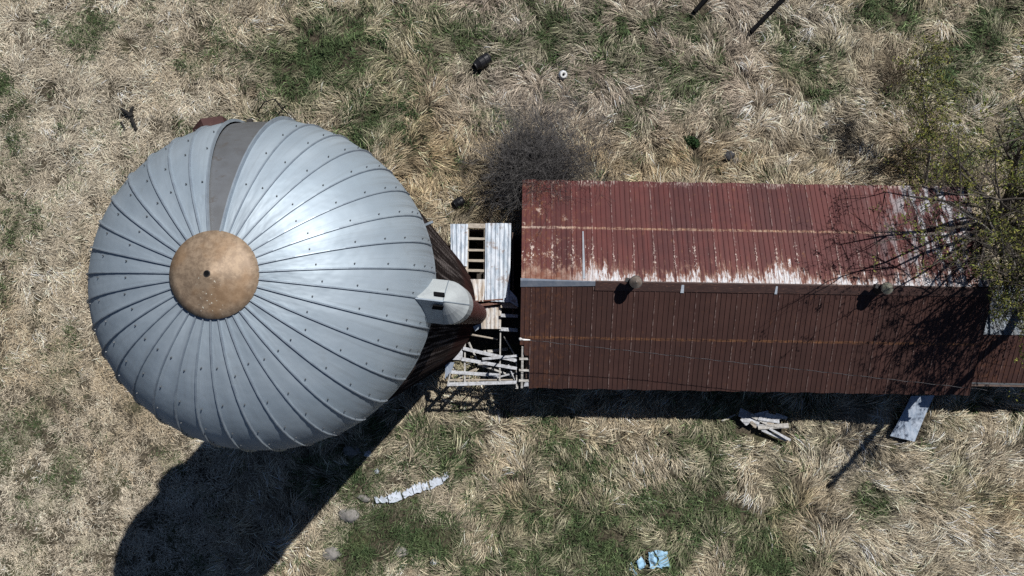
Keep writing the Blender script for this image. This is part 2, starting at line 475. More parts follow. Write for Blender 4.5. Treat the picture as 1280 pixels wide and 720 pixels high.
# ------------------------------------------------------------------ ground
def axis(lo, hi, step):
    core = list(np.arange(lo, hi + 1e-6, step))
    a = []; d = step; p = hi
    while p < 900:
        d *= 1.6; p += d; a.append(p)
    b = []; d = step; p = lo
    while p > -900:
        d *= 1.6; p -= d; b.append(p)
    return np.array(b[::-1] + core + a)


gx = axis(-28, 28, 0.28); gy = axis(-16, 20, 0.28)
XX, YY = np.meshgrid(gx, gy)
ZZ = ground_h(XX, YY)
ZZ = np.where((np.abs(XX) > 60) | (np.abs(YY) > 60), 0.0, ZZ)
nv = XX.size; W = len(gx)
co = np.stack([XX.ravel(), YY.ravel(), ZZ.ravel()], 1)
ii = (np.arange(len(gy) - 1)[:, None] * W + np.arange(W - 1)[None, :]).ravel()
quads = np.stack([ii, ii + 1, ii + 1 + W, ii + W], 1)


def np_mesh(name, co, faces, counts, mat, tint=None, smooth=False):
    me = bpy.data.meshes.new(name)
    me.vertices.add(len(co)); me.vertices.foreach_set('co', np.ascontiguousarray(co, np.float32).ravel())
    me.loops.add(len(faces)); me.loops.foreach_set('vertex_index', np.ascontiguousarray(faces, np.int32))
    me.polygons.add(len(counts))
    st = np.concatenate([[0], np.cumsum(counts)[:-1]]).astype(np.int32)
    me.polygons.foreach_set('loop_start', st)
    try: me.polygons.foreach_set('loop_total', np.asarray(counts, np.int32))
    except Exception: pass
    if smooth: me.polygons.foreach_set('use_smooth', np.ones(len(counts), bool))
    if tint is not None:
        at = me.color_attributes.new('tint', 'FLOAT_COLOR', 'POINT')
        c4 = np.ones((len(co), 4), np.float32); c4[:, :3] = tint
        at.data.foreach_set('color', c4.ravel())
    me.materials.append(mat)
    me.update(calc_edges=True)
    ob = bpy.data.objects.new(name, me)
    COL.objects.link(ob)
    return ob


g = np_mesh('ground', co, quads.ravel(), np.full(len(quads), 4), M['ground'], smooth=True)
tag(g, kind='structure')

# ------------------------------------------------------------------ grass
# (px, py, rx, ry, strength) of the green places in the field
GREEN = [(430, 70, 110, 75, .62), (350, 90, 50, 40, .5), (470, 150, 60, 60, .5), (125, 28, 26, 16, .8), (112, 48, 30, 14, .55), (4, 110, 12, 12, .8),
         (720, 35, 110, 45, .52), (540, 40, 70, 40, .45), (600, 130, 60, 40, .3), (790, 130, 14, 10, .9), (797, 155, 14, 12, .95), (690, 121, 10, 8, .8),
         (850, 90, 60, 40, .45), (903, 150, 18, 22, .7), (990, 70, 60, 45, .6), (1030, 115, 30, 18, .6), (1110, 15, 60, 20, .95),
         (1225, 60, 45, 30, .95), (1260, 20, 40, 20, .8), (1160, 100, 60, 60, .5), (1240, 110, 40, 30, .5), (1200, 190, 50, 40, .5),
         (885, 35, 40, 25, .5), (1270, 200, 40, 60, .5),
         (40, 530, 45, 60, .38), (80, 610, 30, 60, .40), (20, 640, 40, 60, .35), (110, 690, 40, 30, .42),
         (450, 600, 40, 40, .65), (490, 660, 50, 50, .68), (440, 700, 50, 30, .6), (550, 690, 50, 40, .55), (480, 580, 20, 15, .6),
         (830, 640, 130, 70, .62), (700, 560, 60, 60, .45), (880, 560, 60, 50, .6), (930, 520, 45, 30, .6), (760, 690, 110, 50, .7),
         (960, 700, 60, 35, .75), (570, 570, 60, 50, .4), (640, 660, 60, 50, .45), (1085, 632, 24, 18, .85), (1000, 560, 40, 40, .3),
         (1278, 540, 14, 14, .7), (1190, 590, 20, 12, .5), (580, 465, 25, 16, .4), (600, 480, 30, 14, .4), (560, 270, 20, 20, .5)]
WARM = [(530, 215, 60, 60, .9), (560, 170, 60, 50, .6), (600, 260, 50, 40, .6), (700, 195, 120, 30, .6), (850, 205, 200, 25, .5), (940, 90, 50, 30, .5),
        (70, 430, 90, 70, .5), (180, 480, 60, 50, .5), (1240, 640, 60, 40, .7), (990, 640, 25, 40, .6), (640, 600, 80, 60, .4), (120, 330, 40, 50, .4), (1130, 205, 50, 25, .8)]
PALE = [(1180, 560, 110, 50, .6), (1240, 690, 80, 40, .7), (1060, 580, 60, 40, .5), (90, 150, 120, 120, .45), (60, 400, 60, 80, .35), (1000, 30, 60, 40, .9), (1040, 150, 90, 50, .5), (1245, 60, 30, 60, .6), (1150, 680, 120, 60, .5), (60, 200, 80, 120, .5), (40, 40, 120, 40, .4),
        (1215, 140, 50, 40, .7), (50, 640, 60, 50, .5), (720, 590, 100, 40, .45), (890, 610, 60, 40, .4), (990, 200, 80, 25, .3)]
DARKB = [(750, 170, 60, 30, .5), (700, 90, 80, 50, .35), (1110, 80, 25, 25, .7), (1120, 170, 40, 40, .6), (830, 70, 60, 40, .3), (1215, 585, 16, 14, .9), (1235, 640, 16, 12, .6), (560, 140, 60, 40, .3)]


def blobs(px, py, L):
    s = np.zeros_like(px)
    for (cx, cy, rx, ry, w) in L:
        s = np.maximum(s, w * np.exp(-((px - cx) / rx) ** 2 * 0.9 - ((py - cy) / ry) ** 2 * 0.9))
    return s


SILO_C = (-4.42, 0.73); SILO_R = 3.0; WALL_R = 2.95
BARN_X, BARN_Y, BARN_YAW, BARN_L, BARN_W = 0.36, 1.67, R(-0.95), 18.2, 4.25


def blocked(x, y):
    s = np.hypot(x - SILO_C[0], y - SILO_C[1]) < SILO_R + 0.12
    lx = (x - BARN_X) * math.cos(BARN_YAW) + (y - BARN_Y) * math.sin(BARN_YAW)
    ly = -(x - BARN_X) * math.sin(BARN_YAW) + (y - BARN_Y) * math.cos(BARN_YAW)
    b = (lx > 0.25) & (lx < 18.0) & (np.abs(ly) < 4.0)
    r = (x > -2.4) & (x < 0.7) & (y > -1.6) & (y < 4.1)
    q = (x > 18.5) & (x < 26) & (y > -2.5) & (y < 1.7)
    return s | b | r | q


# keep the tufts off the small things that lie in the grass (px, py, radius px)
CLEAR = [(1125, 541, 22), (1140, 542, 20), (1134, 550, 14), (1148, 528, 20), (602, 80, 11), (702, 94, 7), (573, 254, 11), (862, 178, 11), (911, 197, 15), (1140, 523, 24), (1150, 505, 16), (935, 525, 34), (965, 533, 30), (978, 545, 16), (812, 697, 20), (798, 704, 12),
         (437, 643, 15), (462, 566, 8), (441, 562, 12), (478, 624, 8), (493, 621, 10), (514, 614, 11), (527, 609, 8), (543, 603, 10), (556, 598, 5), (1222, 710, 10), (502, 690, 11), (543, 702, 7), (472, 588, 5), (414, 691, 12), (457, 622, 10)]


def flow(x, y):
    a = fbm(x / 2.6 + 7, y / 2.6 + 3, 31, 2) * 4.4 * PI + (vnoise(x / 0.7, y / 0.7, 77) - 0.5) * 1.3
    px, py = px_of(x, y)
    # combed down towards the lower right, as the mats lie along the foot of the picture
    k = np.clip(((px - 930) / 120), 0, 1) * np.clip((py - 500) / 60, 0, 1)
    base = R(-140) + (vnoise(x / 2.8, y / 2.8, 5) - 0.5) * 2.6
    a = a * (1 - k * 0.8) + base * k * 0.8
    k2 = np.clip(1.5 - np.abs(px - 765) / 140, 0, 1) * np.clip((py - 520) / 30, 0, 1) * np.clip((660 - py) / 40, 0, 1)
    a = a * (1 - k2) + (R(-68) + (vnoise(x / 1.6, y / 1.6, 15) - 0.5) * 0.9) * k2
    return a


def scatter(n, x0, x1, y0, y1):
    return rng.uniform(x0, x1, n), rng.uniform(y0, y1, n)


def blades(bx, by, ang, L, rise, tipz, wid, tint, zoff):
    """each blade: a bent ribbon of one quad and one pointed triangle pair"""
    n = len(bx)
    dx, dy = np.cos(ang), np.sin(ang)
    wx, wy = -dy, dx
    bz = ground_h(bx, by) + zoff
    roll = rng.normal(0, 0.5, n)
    def pt(f, z, w, bend):
        cx = bx + dx * L * f + wx * bend; cy = by + dy * L * f + wy * bend
        return (np.stack([cx - wx * w, cy - wy * w, bz + z - roll * w], 1), np.stack([cx + wx * w, cy + wy * w, bz + z + roll * w], 1))
    bend = rng.normal(0, 0.06, n) * L
    a0, a1 = pt(0.0, np.zeros(n), wid * 0.45, 0 * bend)
    b0, b1 = pt(0.33, rise, wid * 0.5, bend * 0.3)
    c0, c1 = pt(0.70, rise * 0.75 + tipz * 0.3, wid * 0.42, bend * 0.8)
    t, _ = pt(1.0, tipz, wid * 0.0, bend * 1.5)
    co = np.stack([a0, a1, b0, b1, c0, c1, t], 1).reshape(-1, 3)
    base = (np.arange(n) * 7)[:, None]
    q = np.array([0, 1, 3, 2, 2, 3, 5, 4, 4, 5, 6])[None, :] + base
    counts = np.tile([4, 4, 3], n)
    return co, q.ravel(), counts, np.repeat(tint, 7, 0)


def make_grass(name, label, mat, kind, ncl, nb):
    """clumps of blades that lie over along the flow of the field"""
    X0, X1, Y0, Y1 = -25.5, 25.0, -13.0, 17.0
    cx, cy = scatter(ncl, X0, X1, Y0, Y1)
    px, py = px_of(cx, cy)
    keep = ~blocked(cx, cy)
    # thinner outside the photo's frame
    out = (px < -20) | (px > 1300) | (py < -20) | (py > 740)
    keep &= ~out | (rng.random(ncl) < 0.45)
    gm = blobs(px, py, GREEN) * (1 + .42 * np.clip((py - 600) / 40, 0, 1) * np.clip((px - 400) / 30, 0, 1) * np.clip((1010 - px) / 30, 0, 1) + .18 * np.clip((200 - py) / 40, 0, 1) * np.clip((620 - px) / 40, 0, 1) * np.clip((px - 300) / 40, 0, 1)) + (fbm(cx / 1.5, cy / 1.5, 51, 4) - 0.5) * 1.15
    if kind == 'green':
        keep &= gm > 0.27 + rng.normal(0, 0.12, ncl)
    else:
        keep &= (gm < 0.58 + rng.normal(0, 0.16, ncl))
    hole = fbm(cx / 0.42, cy / 0.42, 401, 2) < 0.275 + 0.07 * (fbm(cx / 3, cy / 3, 77) - .5)
    keep &= ~(hole & (rng.random(ncl) < 0.9) & ((px > 330) | (py < 420)))
    for (qx, qy, qr) in CLEAR:
        keep &= ((px - qx) ** 2 + (py - qy) ** 2) > (qr * 0.72) ** 2
    cx, cy, px, py, gm = cx[keep], cy[keep], px[keep], py[keep], gm[keep]
    n = len(cx)
    short = np.clip((330 - px) / 80, 0, 1) * np.clip((py - 380) / 120, 0, 1)          # short turf at the lower left
    fine = np.maximum(short, np.clip((360 - px) / 120, 0, 1) * 0.62)
    fine = np.maximum(fine, np.clip(1 - np.hypot((px - 480) / 130, (py - 640) / 90), 0, 1))
    th = flow(cx, cy) + rng.normal(0, 0.35 + 0.55 * fine, n)
    comb = np.clip((px - 930) / 120, 0, 1) * np.clip((py - 500) / 60, 0, 1)
    tone = fbm(cx / 0.55, cy / 0.55, 21, 2)
    big = fbm(cx / 4.0, cy / 4.0, 61, 2)
    if kind == 'dry':
        L = rng.uniform(0.45, 0.95, n) * (1 - 0.66 * fine)
        rise = rng.uniform(0.08, 0.34, n) * (1 - 0.7 * fine) * (1 + .45 * comb)
        L = L * (1 + .25 * comb)
        spread = 0.28 + 0.4 * fine
        warm = np.clip(blobs(px, py, WARM) + (big - 0.5) * 0.9 + rng.normal(0, .16, n), 0, 1)
        pale = np.clip(blobs(px, py, PALE) + (tone - 0.5) * 1.0 + rng.normal(0, .18, n), 0, 1)
        dark = np.clip(blobs(px, py, DARKB) + (fbm(cx / 1.1, cy / 1.1, 88, 3) - 0.60) * 1.5 * (1 - short) + rng.normal(0, .10, n), 0, 1)
        c = np.array([0.435, 0.368, 0.268])[None, :] * (1 - fine[:, None]) + np.array([0.585, 0.515, 0.408])[None, :] * fine[:, None]
        c = c * (1 - warm[:, None]) + np.array([0.395, 0.295, 0.172])[None, :] * warm[:, None]
        mauve = (np.clip((px - 520) / 80, 0, 1) * np.clip((1010 - px) / 80, 0, 1) * np.clip((200 - py) / 60, 0, 1) * .6)[:, None]
        c = c * (1 - mauve) + np.array([0.375, 0.320, 0.280])[None, :] * mauve
        c = c * (1 - pale[:, None] * .8) + np.array([0.60, 0.540, 0.435])[None, :] * pale[:, None] * .8
        c = c * (1 - dark[:, None] * .75) + np.array([0.13, 0.098, 0.068])[None, :] * dark[:, None] * .75
        c = c * (1 + (fbm(cx / 0.75, cy / 0.75, 333, 3)[:, None] - 0.5) * 1.15 * (1 - .6 * fine[:, None]))
        gt = np.clip((gm - 0.10) * 1.3, 0, .72)[:, None]
        c = c * (1 - gt) + np.array([0.105, 0.125, 0.066])[None, :] * gt
        wid = (0.008, 0.021)
    else:
        L = rng.uniform(0.18, 0.55, n) * (1 - 0.5 * short)
        rise = rng.uniform(0.12, 0.32, n) * (1 - 0.6 * short)
        spread = np.full(n, 1.0)
        k = rng.random(n)[:, None]
        c = np.array([0.048, 0.078, 0.034])[None, :] * (1 - k) + np.array([0.095, 0.125, 0.056])[None, :] * k
        wid = (0.010, 0.024)
    rise = rise * np.where((np.abs((px - 1030) * 0.74 + (py - 605) * 0.673) < 34) & (px > 1010) & (px < 1140) & (py > 490) & (py < 625), .35, 1.0)
    rad = np.where(fine > 0.3, 0.16, 0.12)
    idx = np.repeat(np.arange(n), nb)
    m = len(idx)
    bx = cx[idx] + rng.normal(0, 1, m) * rad[idx]
    by = cy[idx] + rng.normal(0, 1, m) * rad[idx]
    ang = th[idx] + rng.normal(0, 1, m) * (spread[idx])
    LL = L[idx] * rng.uniform(0.55, 1.2, m)
    rr = rise[idx] * rng.uniform(0.4, 1.25, m)
    tz = rr * rng.uniform(0.05, 0.85, m) if kind == 'dry' else rr * rng.uniform(0.3, 1.1, m)
    fz = fine[idx]
    br = (np.exp(rng.normal(-.03, 0.28, n) * (1 - .6 * fine))[idx] * np.exp(rng.normal(-.03, 0.40, m) * (1 - .5 * fz)))[:, None]
    tint = np.clip(c[idx] * br, 0.01, 0.76)
    w = rng.uniform(wid[0], wid[1], m) * (1 - .25 * fz)
    co, fs, ct, tn = blades(bx, by, ang, LL, rr, tz, w, tint, -0.02)
    ob = np_mesh(name, co, fs, ct, mat, tn)
    tag(ob, label, 'grass', None, 'stuff')
    return ob


make_grass('dry_grass', 'long bleached dry grass matted over the whole field', M['dry'], 'dry', 26000, 27)
make_grass('green_grass', 'short fresh green grass growing up through the dry mats', M['green'], 'green', 24000, 17)

# ------------------------------------------------------------------ silo
ZT, DR = 18.75, 2.6
CX, CY = SILO_C
silo = empty('silo', (CX, CY, 0), 'tall round silo with a ribbed silver dome roof and rusty centre cap', 'silo')
# stave wall: slightly faceted cylinder
w = MB()
NS = 60
vs = []; fs = []
for i, z in enumerate(np.linspace(-0.2, ZT, 14)):
    for k in range(NS * 2):
        a = PI * k / NS
        r = WALL_R + (0.005 if k % 2 == 0 else -0.004)
        vs.append((r * math.cos(a), r * math.sin(a), z))
n2 = NS * 2
for i in range(13):
    for k in range(n2):
        fs.append((i * n2 + k, i * n2 + (k + 1) % n2, (i + 1) * n2 + (k + 1) % n2, (i + 1) * n2 + k))
w.add(vs, fs)
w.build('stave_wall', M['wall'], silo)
hm = None
for i in range(34):
    z = 0.5 + i * 0.55
    if hm is None:
        b = MB()
        pts = [((WALL_R + 0.003) * math.cos(2 * PI * k / 64), (WALL_R + 0.003) * math.sin(2 * PI * k / 64), 0) for k in range(65)]
        b.tube(pts, 0.008, 4, cap=False)
        hm = b.build('hoop', M['hoop'], silo); hm.location.z = z
    else:
        c = hm.copy(); COL.objects.link(c); c.parent = silo; c.location.z = z


b = MB(); b.lathe([(WALL_R - .02, ZT - .10), (SILO_R - .01, ZT - .06)], (0, 0, 0), 72, capa=False, capb=False); b.build('soffit', M['darkiron'], silo)
# dome panels
def dome_pt(a, t, off=0.0):
    """a: angle round, t: 0 eave .. 1 top"""
    e = t * PI / 2
    r = SILO_R * math.cos(e) ** 0.90 if t < 1 else 0.0
    z = ZT + DR * math.sin(e)
    nrm = Vector((math.cos(e) / SILO_R, 0, math.sin(e) / DR)).normalized()
    r += nrm.x * off; z += nrm.z * off
    return Vector((r * math.cos(a), r * math.sin(a), z))


TMAX = 0.885
GAP0, GAPW = R(90 - 7.5), R(17.0)            # the bare zinc panel: from 82.5 to 99.5 degrees
NP = 35
step = (2 * PI - GAPW) / NP
TS = [0.0, 0.03] + list(np.linspace(0.075, TMAX, 15))


def panel(a0, a1, off0=0.0, off1=0.0, skirt=0.10):
    b = MB(); vs = []; NA = 5
    amid = (a0 + a1) / 2
    p0 = []
    for j in range(NA):
        f = j / (NA - 1); a = a0 + (a1 - a0) * f
        q = dome_pt(a, 0.0, off0)
        vs.append(Vector((q.x * 1.004, q.y * 1.004, ZT - skirt - 0.03 * math.sin(PI * f))))
    for t in TS:
        A = dome_pt(a0, t, off0); B = dome_pt(a1, t, off1)
        for j in range(NA):
            f = j / (NA - 1)
            C = A.lerp(B, f)
            D = dome_pt(a0 + (a1 - a0) * f, t, off0 + (off1 - off0) * f)
            vs.append(C.lerp(D, 0.65))
    fs = []
    for i in range(len(TS)):
        for j in range(NA - 1):
            k = i * NA + j
            fs.append((k, k + 1, k + 1 + NA, k + NA))
    b.add(vs, fs)
    return b


def rib(a, w=0.019, h=0.030, bolts=True, side=1):
    b = MB(); vs = []
    n = len(TS)
    for t in TS:
        c = dome_pt(a, t); rr = max(math.hypot(c.x, c.y), 0.3)
        tang = Vector((-math.sin(a), math.cos(a), 0))
        lo = dome_pt(a, t, -0.02); hi = dome_pt(a, t, h)
        vs += [lo - tang * w, hi - tang * w * 0.45, hi + tang * w * 0.45, lo + tang * w]
    fs = []
    for i in range(n - 1):
        for j in range(3):
            k = i * 4 + j
            fs.append((k, k + 1, k + 5, k + 4))
    fs.append((0, 1, 2, 3)); fs.append(((n - 1) * 4 + 3, (n - 1) * 4 + 2, (n - 1) * 4 + 1, (n - 1) * 4))
    b.add(vs, fs)
    if bolts:
        for t in (0.06, 0.16, 0.28, 0.41, 0.55, 0.70):
            tt = t + random.uniform(-.02, .02)
            cc = dome_pt(a, tt); c = dome_pt(a + side * 0.075 / max(0.4, math.hypot(cc.x, cc.y)), tt, 0.006)
            b.tube([c, c + (c - Vector((0, 0, ZT - 0.5))).normalized() * 0.02], [0.013, 0.010], 6, mi=1)
    return b


a = GAP0 + GAPW
for i in range(NP):
    a0 = a + i * step; a1 = a0 + step
    pn = panel(a0, a1, random.uniform(-.004, .004), random.uniform(-.004, .004)).build('dome_panel', M['dome'], silo, smooth=True)
    rib(a0, bolts=True).build('rib', [M['rib'], M['bolt']], pn)
pp = panel(GAP0 + 0.004, GAP0 + GAPW - 0.004, -0.05, -0.05, 0.04).build('dome_panel', M['patch'], silo, smooth=True)
pp['label'] = 'bare grey brown zinc panel set below the silver ones'
rib(GAP0, 0.028, 0.06, False).build('rib', [M['rib'], M['bolt']], pp)
# cap
zc = dome_pt(0, TMAX).z
rc = 0.66
cz0 = zc + 0.05
capm = MB()
cp = [(rc, -0.05), (rc, 0.0), (rc * 0.8, 0.052), (rc * 0.55, 0.117), (rc * 0.3, 0.182), (0.05, 0.235)]
capm.lathe(cp, (0, 0, 0), 48, capa=False, capb=False)
capo = capm.build('cap', M['cap'], silo, smooth=True); capo.location = (0, 0, cz0)
hole = MB(); hole.lathe([(0.05, 0.0), (0.048, 0.03), (0.038, 0.032), (0.036, 0.0)], (0, 0, 0), 16, capa=False, capb=False)
ho = hole.build('vent_pipe', M['darkiron'], capo); ho.location = (0, 0, 0.215)
hb = MB(); hb.lathe([(0.036, 0.0), (0.036, 0.025)], (0, 0, 0), 12); hbo = hb.build('pipe_bore', M['black'], capo); hbo.location = (0, 0, 0.215)

# chute down the side, with its hood
ca = R(-6.0)
RM = Matrix.Rotation(ca, 3, 'Z')


def L2S(x, y, z): return RM @ Vector((x, y, z))


cr = 0.43
chm = MB(); vs = []; fs = []
zz = [0.0, 3, 6, 9, 12, 15, ZT - 1.0]
NA = 14
for z in zz:
    for k in range(NA + 1):
        t = -PI / 2 + PI * k / NA
        vs.append(L2S(WALL_R - 0.02 + (cr + 0.05) * math.cos(t), cr * math.sin(t), z))
for i in range(len(zz) - 1):
    for k in range(NA):
        q = i * (NA + 1) + k
        fs.append((q, q + 1, q + NA + 2, q + NA + 1))
chm.add(vs, fs)
chm.build('chute', M['redsteel'], silo, smooth=True)
hd = MB()
ze = ZT + 0.22; zb = ZT - 1.05
hw = 0.40
xc = 3.25
apex = L2S(2.78, 0, ZT + 1.02); rm = L2S(xc, 0, ZT + 0.86)
NA = 14
arc = [L2S(xc + 0.42 * math.cos(-PI / 2 + PI * k / NA), hw * math.sin(-PI / 2 + PI * k / NA), ze + 0.02 * math.cos(-PI / 2 + PI * k / NA)) for k in range(NA + 1)]
arc2 = [Vector((p.x, p.y, zb)) for p in arc]
inL = L2S(2.93, -hw, ze + .02); inR = L2S(2.93, hw, ze + .02)
inL2 = Vector((inL.x, inL.y, zb)); inR2 = Vector((inR.x, inR.y, zb))
# the rounded end bulges: one ring half way down
ring = [rm.lerp(p, 0.55) + Vector((0, 0, 0.035)) + (p - rm).normalized() * .02 for p in arc]
vs = [apex, rm] + arc + arc2 + [inL, inR, inL2, inR2] + ring
o0 = 2; o1 = 2 + NA + 1; e0 = 2 + 2 * (NA + 1); r0_ = e0 + 4
fs = [(0, e0, o0, r0_, 1), (1, r0_ + NA, o0 + NA, e0 + 1, 0)]
for k in range(NA):
    fs.append((1, r0_ + k, r0_ + k + 1))
    fs.append((r0_ + k, o0 + k, o0 + k + 1, r0_ + k + 1))
    fs.append((o0 + k, o1 + k, o1 + k + 1, o0 + k + 1))
fs += [(e0, e0 + 2, o1, o0), (o0 + NA, o1 + NA, e0 + 3, e0 + 1)]
hd.add(vs, fs)
hood = hd.build('hood', M['hood'], silo)
seam = MB()
seam.beam(apex + Vector((0, 0, .006)), rm + Vector((0, 0, .006)), 0.025, 0.02)
m_ = NA // 2
seam.beam(rm + Vector((0, 0, .006)), ring[m_] + Vector((0, 0, .006)), 0.016, 0.016); seam.beam(ring[m_] + Vector((0, 0, .006)), arc[m_] + Vector((0, 0, .006)), 0.016, 0.016)
for m_ in (0, NA):
    seam.beam(rm, ring[m_] + Vector((0, 0, .004)), 0.014, 0.014); seam.beam(ring[m_] + Vector((0, 0, .004)), arc[m_] + Vector((0, 0, .004)), 0.014, 0.014)
seam.build('hood_seam', M['rib'], hood)
for s in (1, -1):
    A0 = L2S(3.07, 0, ZT + 1.02 - .16 * .49); A1 = L2S(3.25, 0, ZT + 1.02 - .16 * .80)
    e_ = L2S(3.2, s * hw, ze + .02); dn = (e_ - L2S(3.2, 0, ZT + .91)).normalized()
    nrm = (A1 - A0).cross(dn).normalized()
    if nrm.z < 0: nrm = -nrm
    sb = MB(); sb.beam(A0 + dn * .19 + nrm * .022, A1 + dn * .19 + nrm * .022, 0.115, 0.02, nrm)
    sb.build('vent_slot', M['black'], hood)
# filler box on the far side of the wall
fa = R(114.5)
FM = Matrix.Rotation(fa, 3, 'Z')
fb = MB()
x0, x1, hw2 = SILO_R - 0.15, SILO_R + 0.44, 0.31
zt1, zt2, zb1 = ZT - 0.28, ZT - 0.12, ZT - 1.6
vs = [FM @ Vector(p) for p in [(x0, -hw2, zb1), (x1, -hw2, zb1), (x1, hw2, zb1), (x0, hw2, zb1), (x0, -hw2, zt1), (x1, -hw2, zt1 - .1), (x1, hw2, zt1 - .1), (x0, hw2, zt1), (x0, 0.03, zt2), (x1 + .03, 0.03, zt2 - 0.06)]]
fb.add(vs, [(0, 1, 5, 4), (1, 2, 6, 9, 5), (2, 3, 7, 6), (4, 5, 9, 8), (9, 6, 7, 8), (3, 2, 1, 0)])
fb.build('filler_box', M['fillerbox'], silo)
bk = MB(); bk.beam(FM @ Vector((SILO_R - .05, -0.75, ZT - .3)), FM @ Vector((SILO_R + .12, -0.78, ZT - .3)), 0.10, 0.10)
bk.build('bracket', M['darkiron'], silo)
bk = MB(); q = R(22.5); bk.beam((SILO_R * math.cos(q), SILO_R * math.sin(q), ZT - .35), ((SILO_R + .16) * math.cos(q), (SILO_R + .16) * math.sin(q), ZT - .33), 0.045, 0.04)
bk.build('bracket', M['rib'], silo)

# ------------------------------------------------------------------ barn
HE, HR = 2.7, 4.3
barn = empty('barn', (BARN_X, BARN_Y, 0), 'long low barn with a rusty maroon ribbed metal roof', 'barn', rz=BARN_YAW)


def slope_mesh(sgn, cut=None):
    """one roof slope: trapezoid ribs every 0.2 m, two tiers of sheets with a lap"""
    b = MB()
    xs = []
    x = 0.0
    while x < BARN_L - 0.01:
        xs += [(x, 0), (x + 0.150, 0), (x + 0.165, 0.022), (x + 0.185, 0.022)]
        x += 0.2
    xs.append((BARN_L, 0))
    rise = HR - HE
    def zy(d, lift):                       # d: 0 at ridge .. 1 at eave
        return sgn * BARN_W * d, HR - rise * d + lift
    tiers = [(0.0, 0.515, 0.012), (0.495, 1.0, 0.0)]
    for (d0, d1, lift) in tiers:
        for i in range(len(xs) - 1):
            (xa, ha), (xb, hb_) = xs[i], xs[i + 1]
            e1a = e1b = d1
            if cut and d1 == 1.0:
                if xb <= 0.44 + 1e-6:
                    if cut == 'torn':
                        fa_ = 0.66 + (0.40 - xa) * -0.18 + 0.12 * (xa / 0.4)
                        e1a = e1b = max(0.52, fa_)
            jag = 0.004 * math.sin(xa * 5.3)
            n = 4
            for k in range(n):
                da = d0 + (e1a + jag - d0) * k / n; db = d0 + (e1a + jag - d0) * (k + 1) / n
                ya, za = zy(da, lift); yb, zb_ = zy(db, lift)
                w0 = 0.012 * math.sin(xa * 1.3 + da * 9); w1 = 0.012 * math.sin(xa * 1.3 + db * 9)
                vv = [(xa, ya, za + ha + w0), (xb, ya, za + hb_ + w0), (xb, yb, zb_ + hb_ + w1), (xa, yb, zb_ + ha + w1)]
                b.add(vv, [(0, 3, 2, 1)] if sgn < 0 else [(0, 1, 2, 3)])
    return b


def solid(o, th=0.012):
    m = o.modifiers.new('thickness', 'SOLIDIFY'); m.thickness = th; m.offset = -1
    return o


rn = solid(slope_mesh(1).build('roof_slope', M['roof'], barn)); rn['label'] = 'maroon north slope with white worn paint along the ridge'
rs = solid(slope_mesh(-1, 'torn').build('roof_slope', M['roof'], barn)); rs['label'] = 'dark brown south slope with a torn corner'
# ridge cap lapping over the south slope
rc_ = MB()
sl = (HR - HE) / BARN_W
segs = np.linspace(2.85, BARN_L + 0.02, 8)
for i in range(len(segs) - 1):
    xa, xb = segs[i], segs[i + 1] + 0.02
    up = 0.004 * (i % 2)
    vs = [(xa, 0.05, HR + 0.030 + up), (xb, 0.05, HR + 0.030 + up), (xb, 0, HR + .05 + up), (xa, 0, HR + .05 + up), (xa, -0.33, HR - .33 * sl + .045 + up), (xb, -0.33, HR - .33 * sl + .045 + up), (xa, -.33, HR - .33 * sl + .02), (xb, -.33, HR - .33 * sl + .02)]
    rc_.add(vs, [(0, 1, 2, 3), (3, 2, 5, 4), (4, 5, 7, 6)])
rc_.build('ridge_cap', M['cap_strip'], barn)
fl = MB()
vs = [(-.03, 0.10, HR - .10 * sl + .04), (2.85, 0.02, HR + .04), (2.85, -.16, HR - .16 * sl + .05), (-.03, -0.24, HR - .24 * sl + .05), (-.03, 0, HR + .06), (2.85, 0, HR + .06)]
fl.add(vs, [(0, 4, 5, 1), (4, 3, 2, 5)])
solid(fl.build('flashing', M['bluegrey'], barn), 0.01)['label'] = 'blue grey flashing over the left end of the ridge'
fl = MB()
for (y0, y1) in ((0.12, 2.05),):
    vs = [(2.37, y0, HR - y0 * sl + .035), (2.47, y0, HR - y0 * sl + .035), (2.45, y1, HR - y1 * sl + .035), (2.40, y1, HR - y1 * sl + .035)]
    fl.add(vs, [(0, 1, 2, 3)])
solid(fl.build('flashing', M['stripmetal'], barn), 0.01)
for xx, ww, yy in ((6.15, 0.13, -.07), (9.78, .10, -.06)):
    fl = MB(); y2 = yy - 0.30
    za = HR - abs(yy) * sl + .062; zb_ = HR - abs(y2) * sl + .062
    fl.add([(xx, y2, zb_), (xx + ww, y2, zb_), (xx + ww * .9, yy, za), (xx + .02, yy, za)], [(0, 1, 2, 3)])
    solid(fl.build('patch', M['paleflash'], barn), 0.008)
# walls, fascia, roof framing
wl = MB(); wl.box((BARN_L / 2, 3.95, 1.28), (BARN_L - 0.6, 0.14, 2.6)); wl.build('side_wall', M['darkwood'], barn)
wl = MB(); wl.box((BARN_L / 2, -3.95, 1.28), (BARN_L - 0.6, 0.14, 2.6)); wl.build('side_wall', M['darkwood'], barn)
for xg in (0.32, BARN_L - 0.32):
    gw = MB()
    pr = [(-3.86, -0.05), (3.86, -0.05), (3.86, 2.70), (0, HR - .15), (-3.86, 2.70)]
    vs = [(xg - .06, y, z) for (y, z) in pr] + [(xg + .06, y, z) for (y, z) in pr]
    gw.add(vs, [(0, 1, 2, 3, 4), (9, 8, 7, 6, 5)] + [(k, k + 5, (k + 1) % 5 + 5, (k + 1) % 5) for k in range(5)])
    gw.build('gable_wall', M['darkwood'], barn)
for s in (1, -1):
    fbm_ = MB(); fbm_.beam((0.45, s * (BARN_W - .05), HE - .09), (BARN_L, s * (BARN_W - .05), HE - .09), 0.04, 0.13)
    fbm_.build('fascia', M['darkwood'], barn)
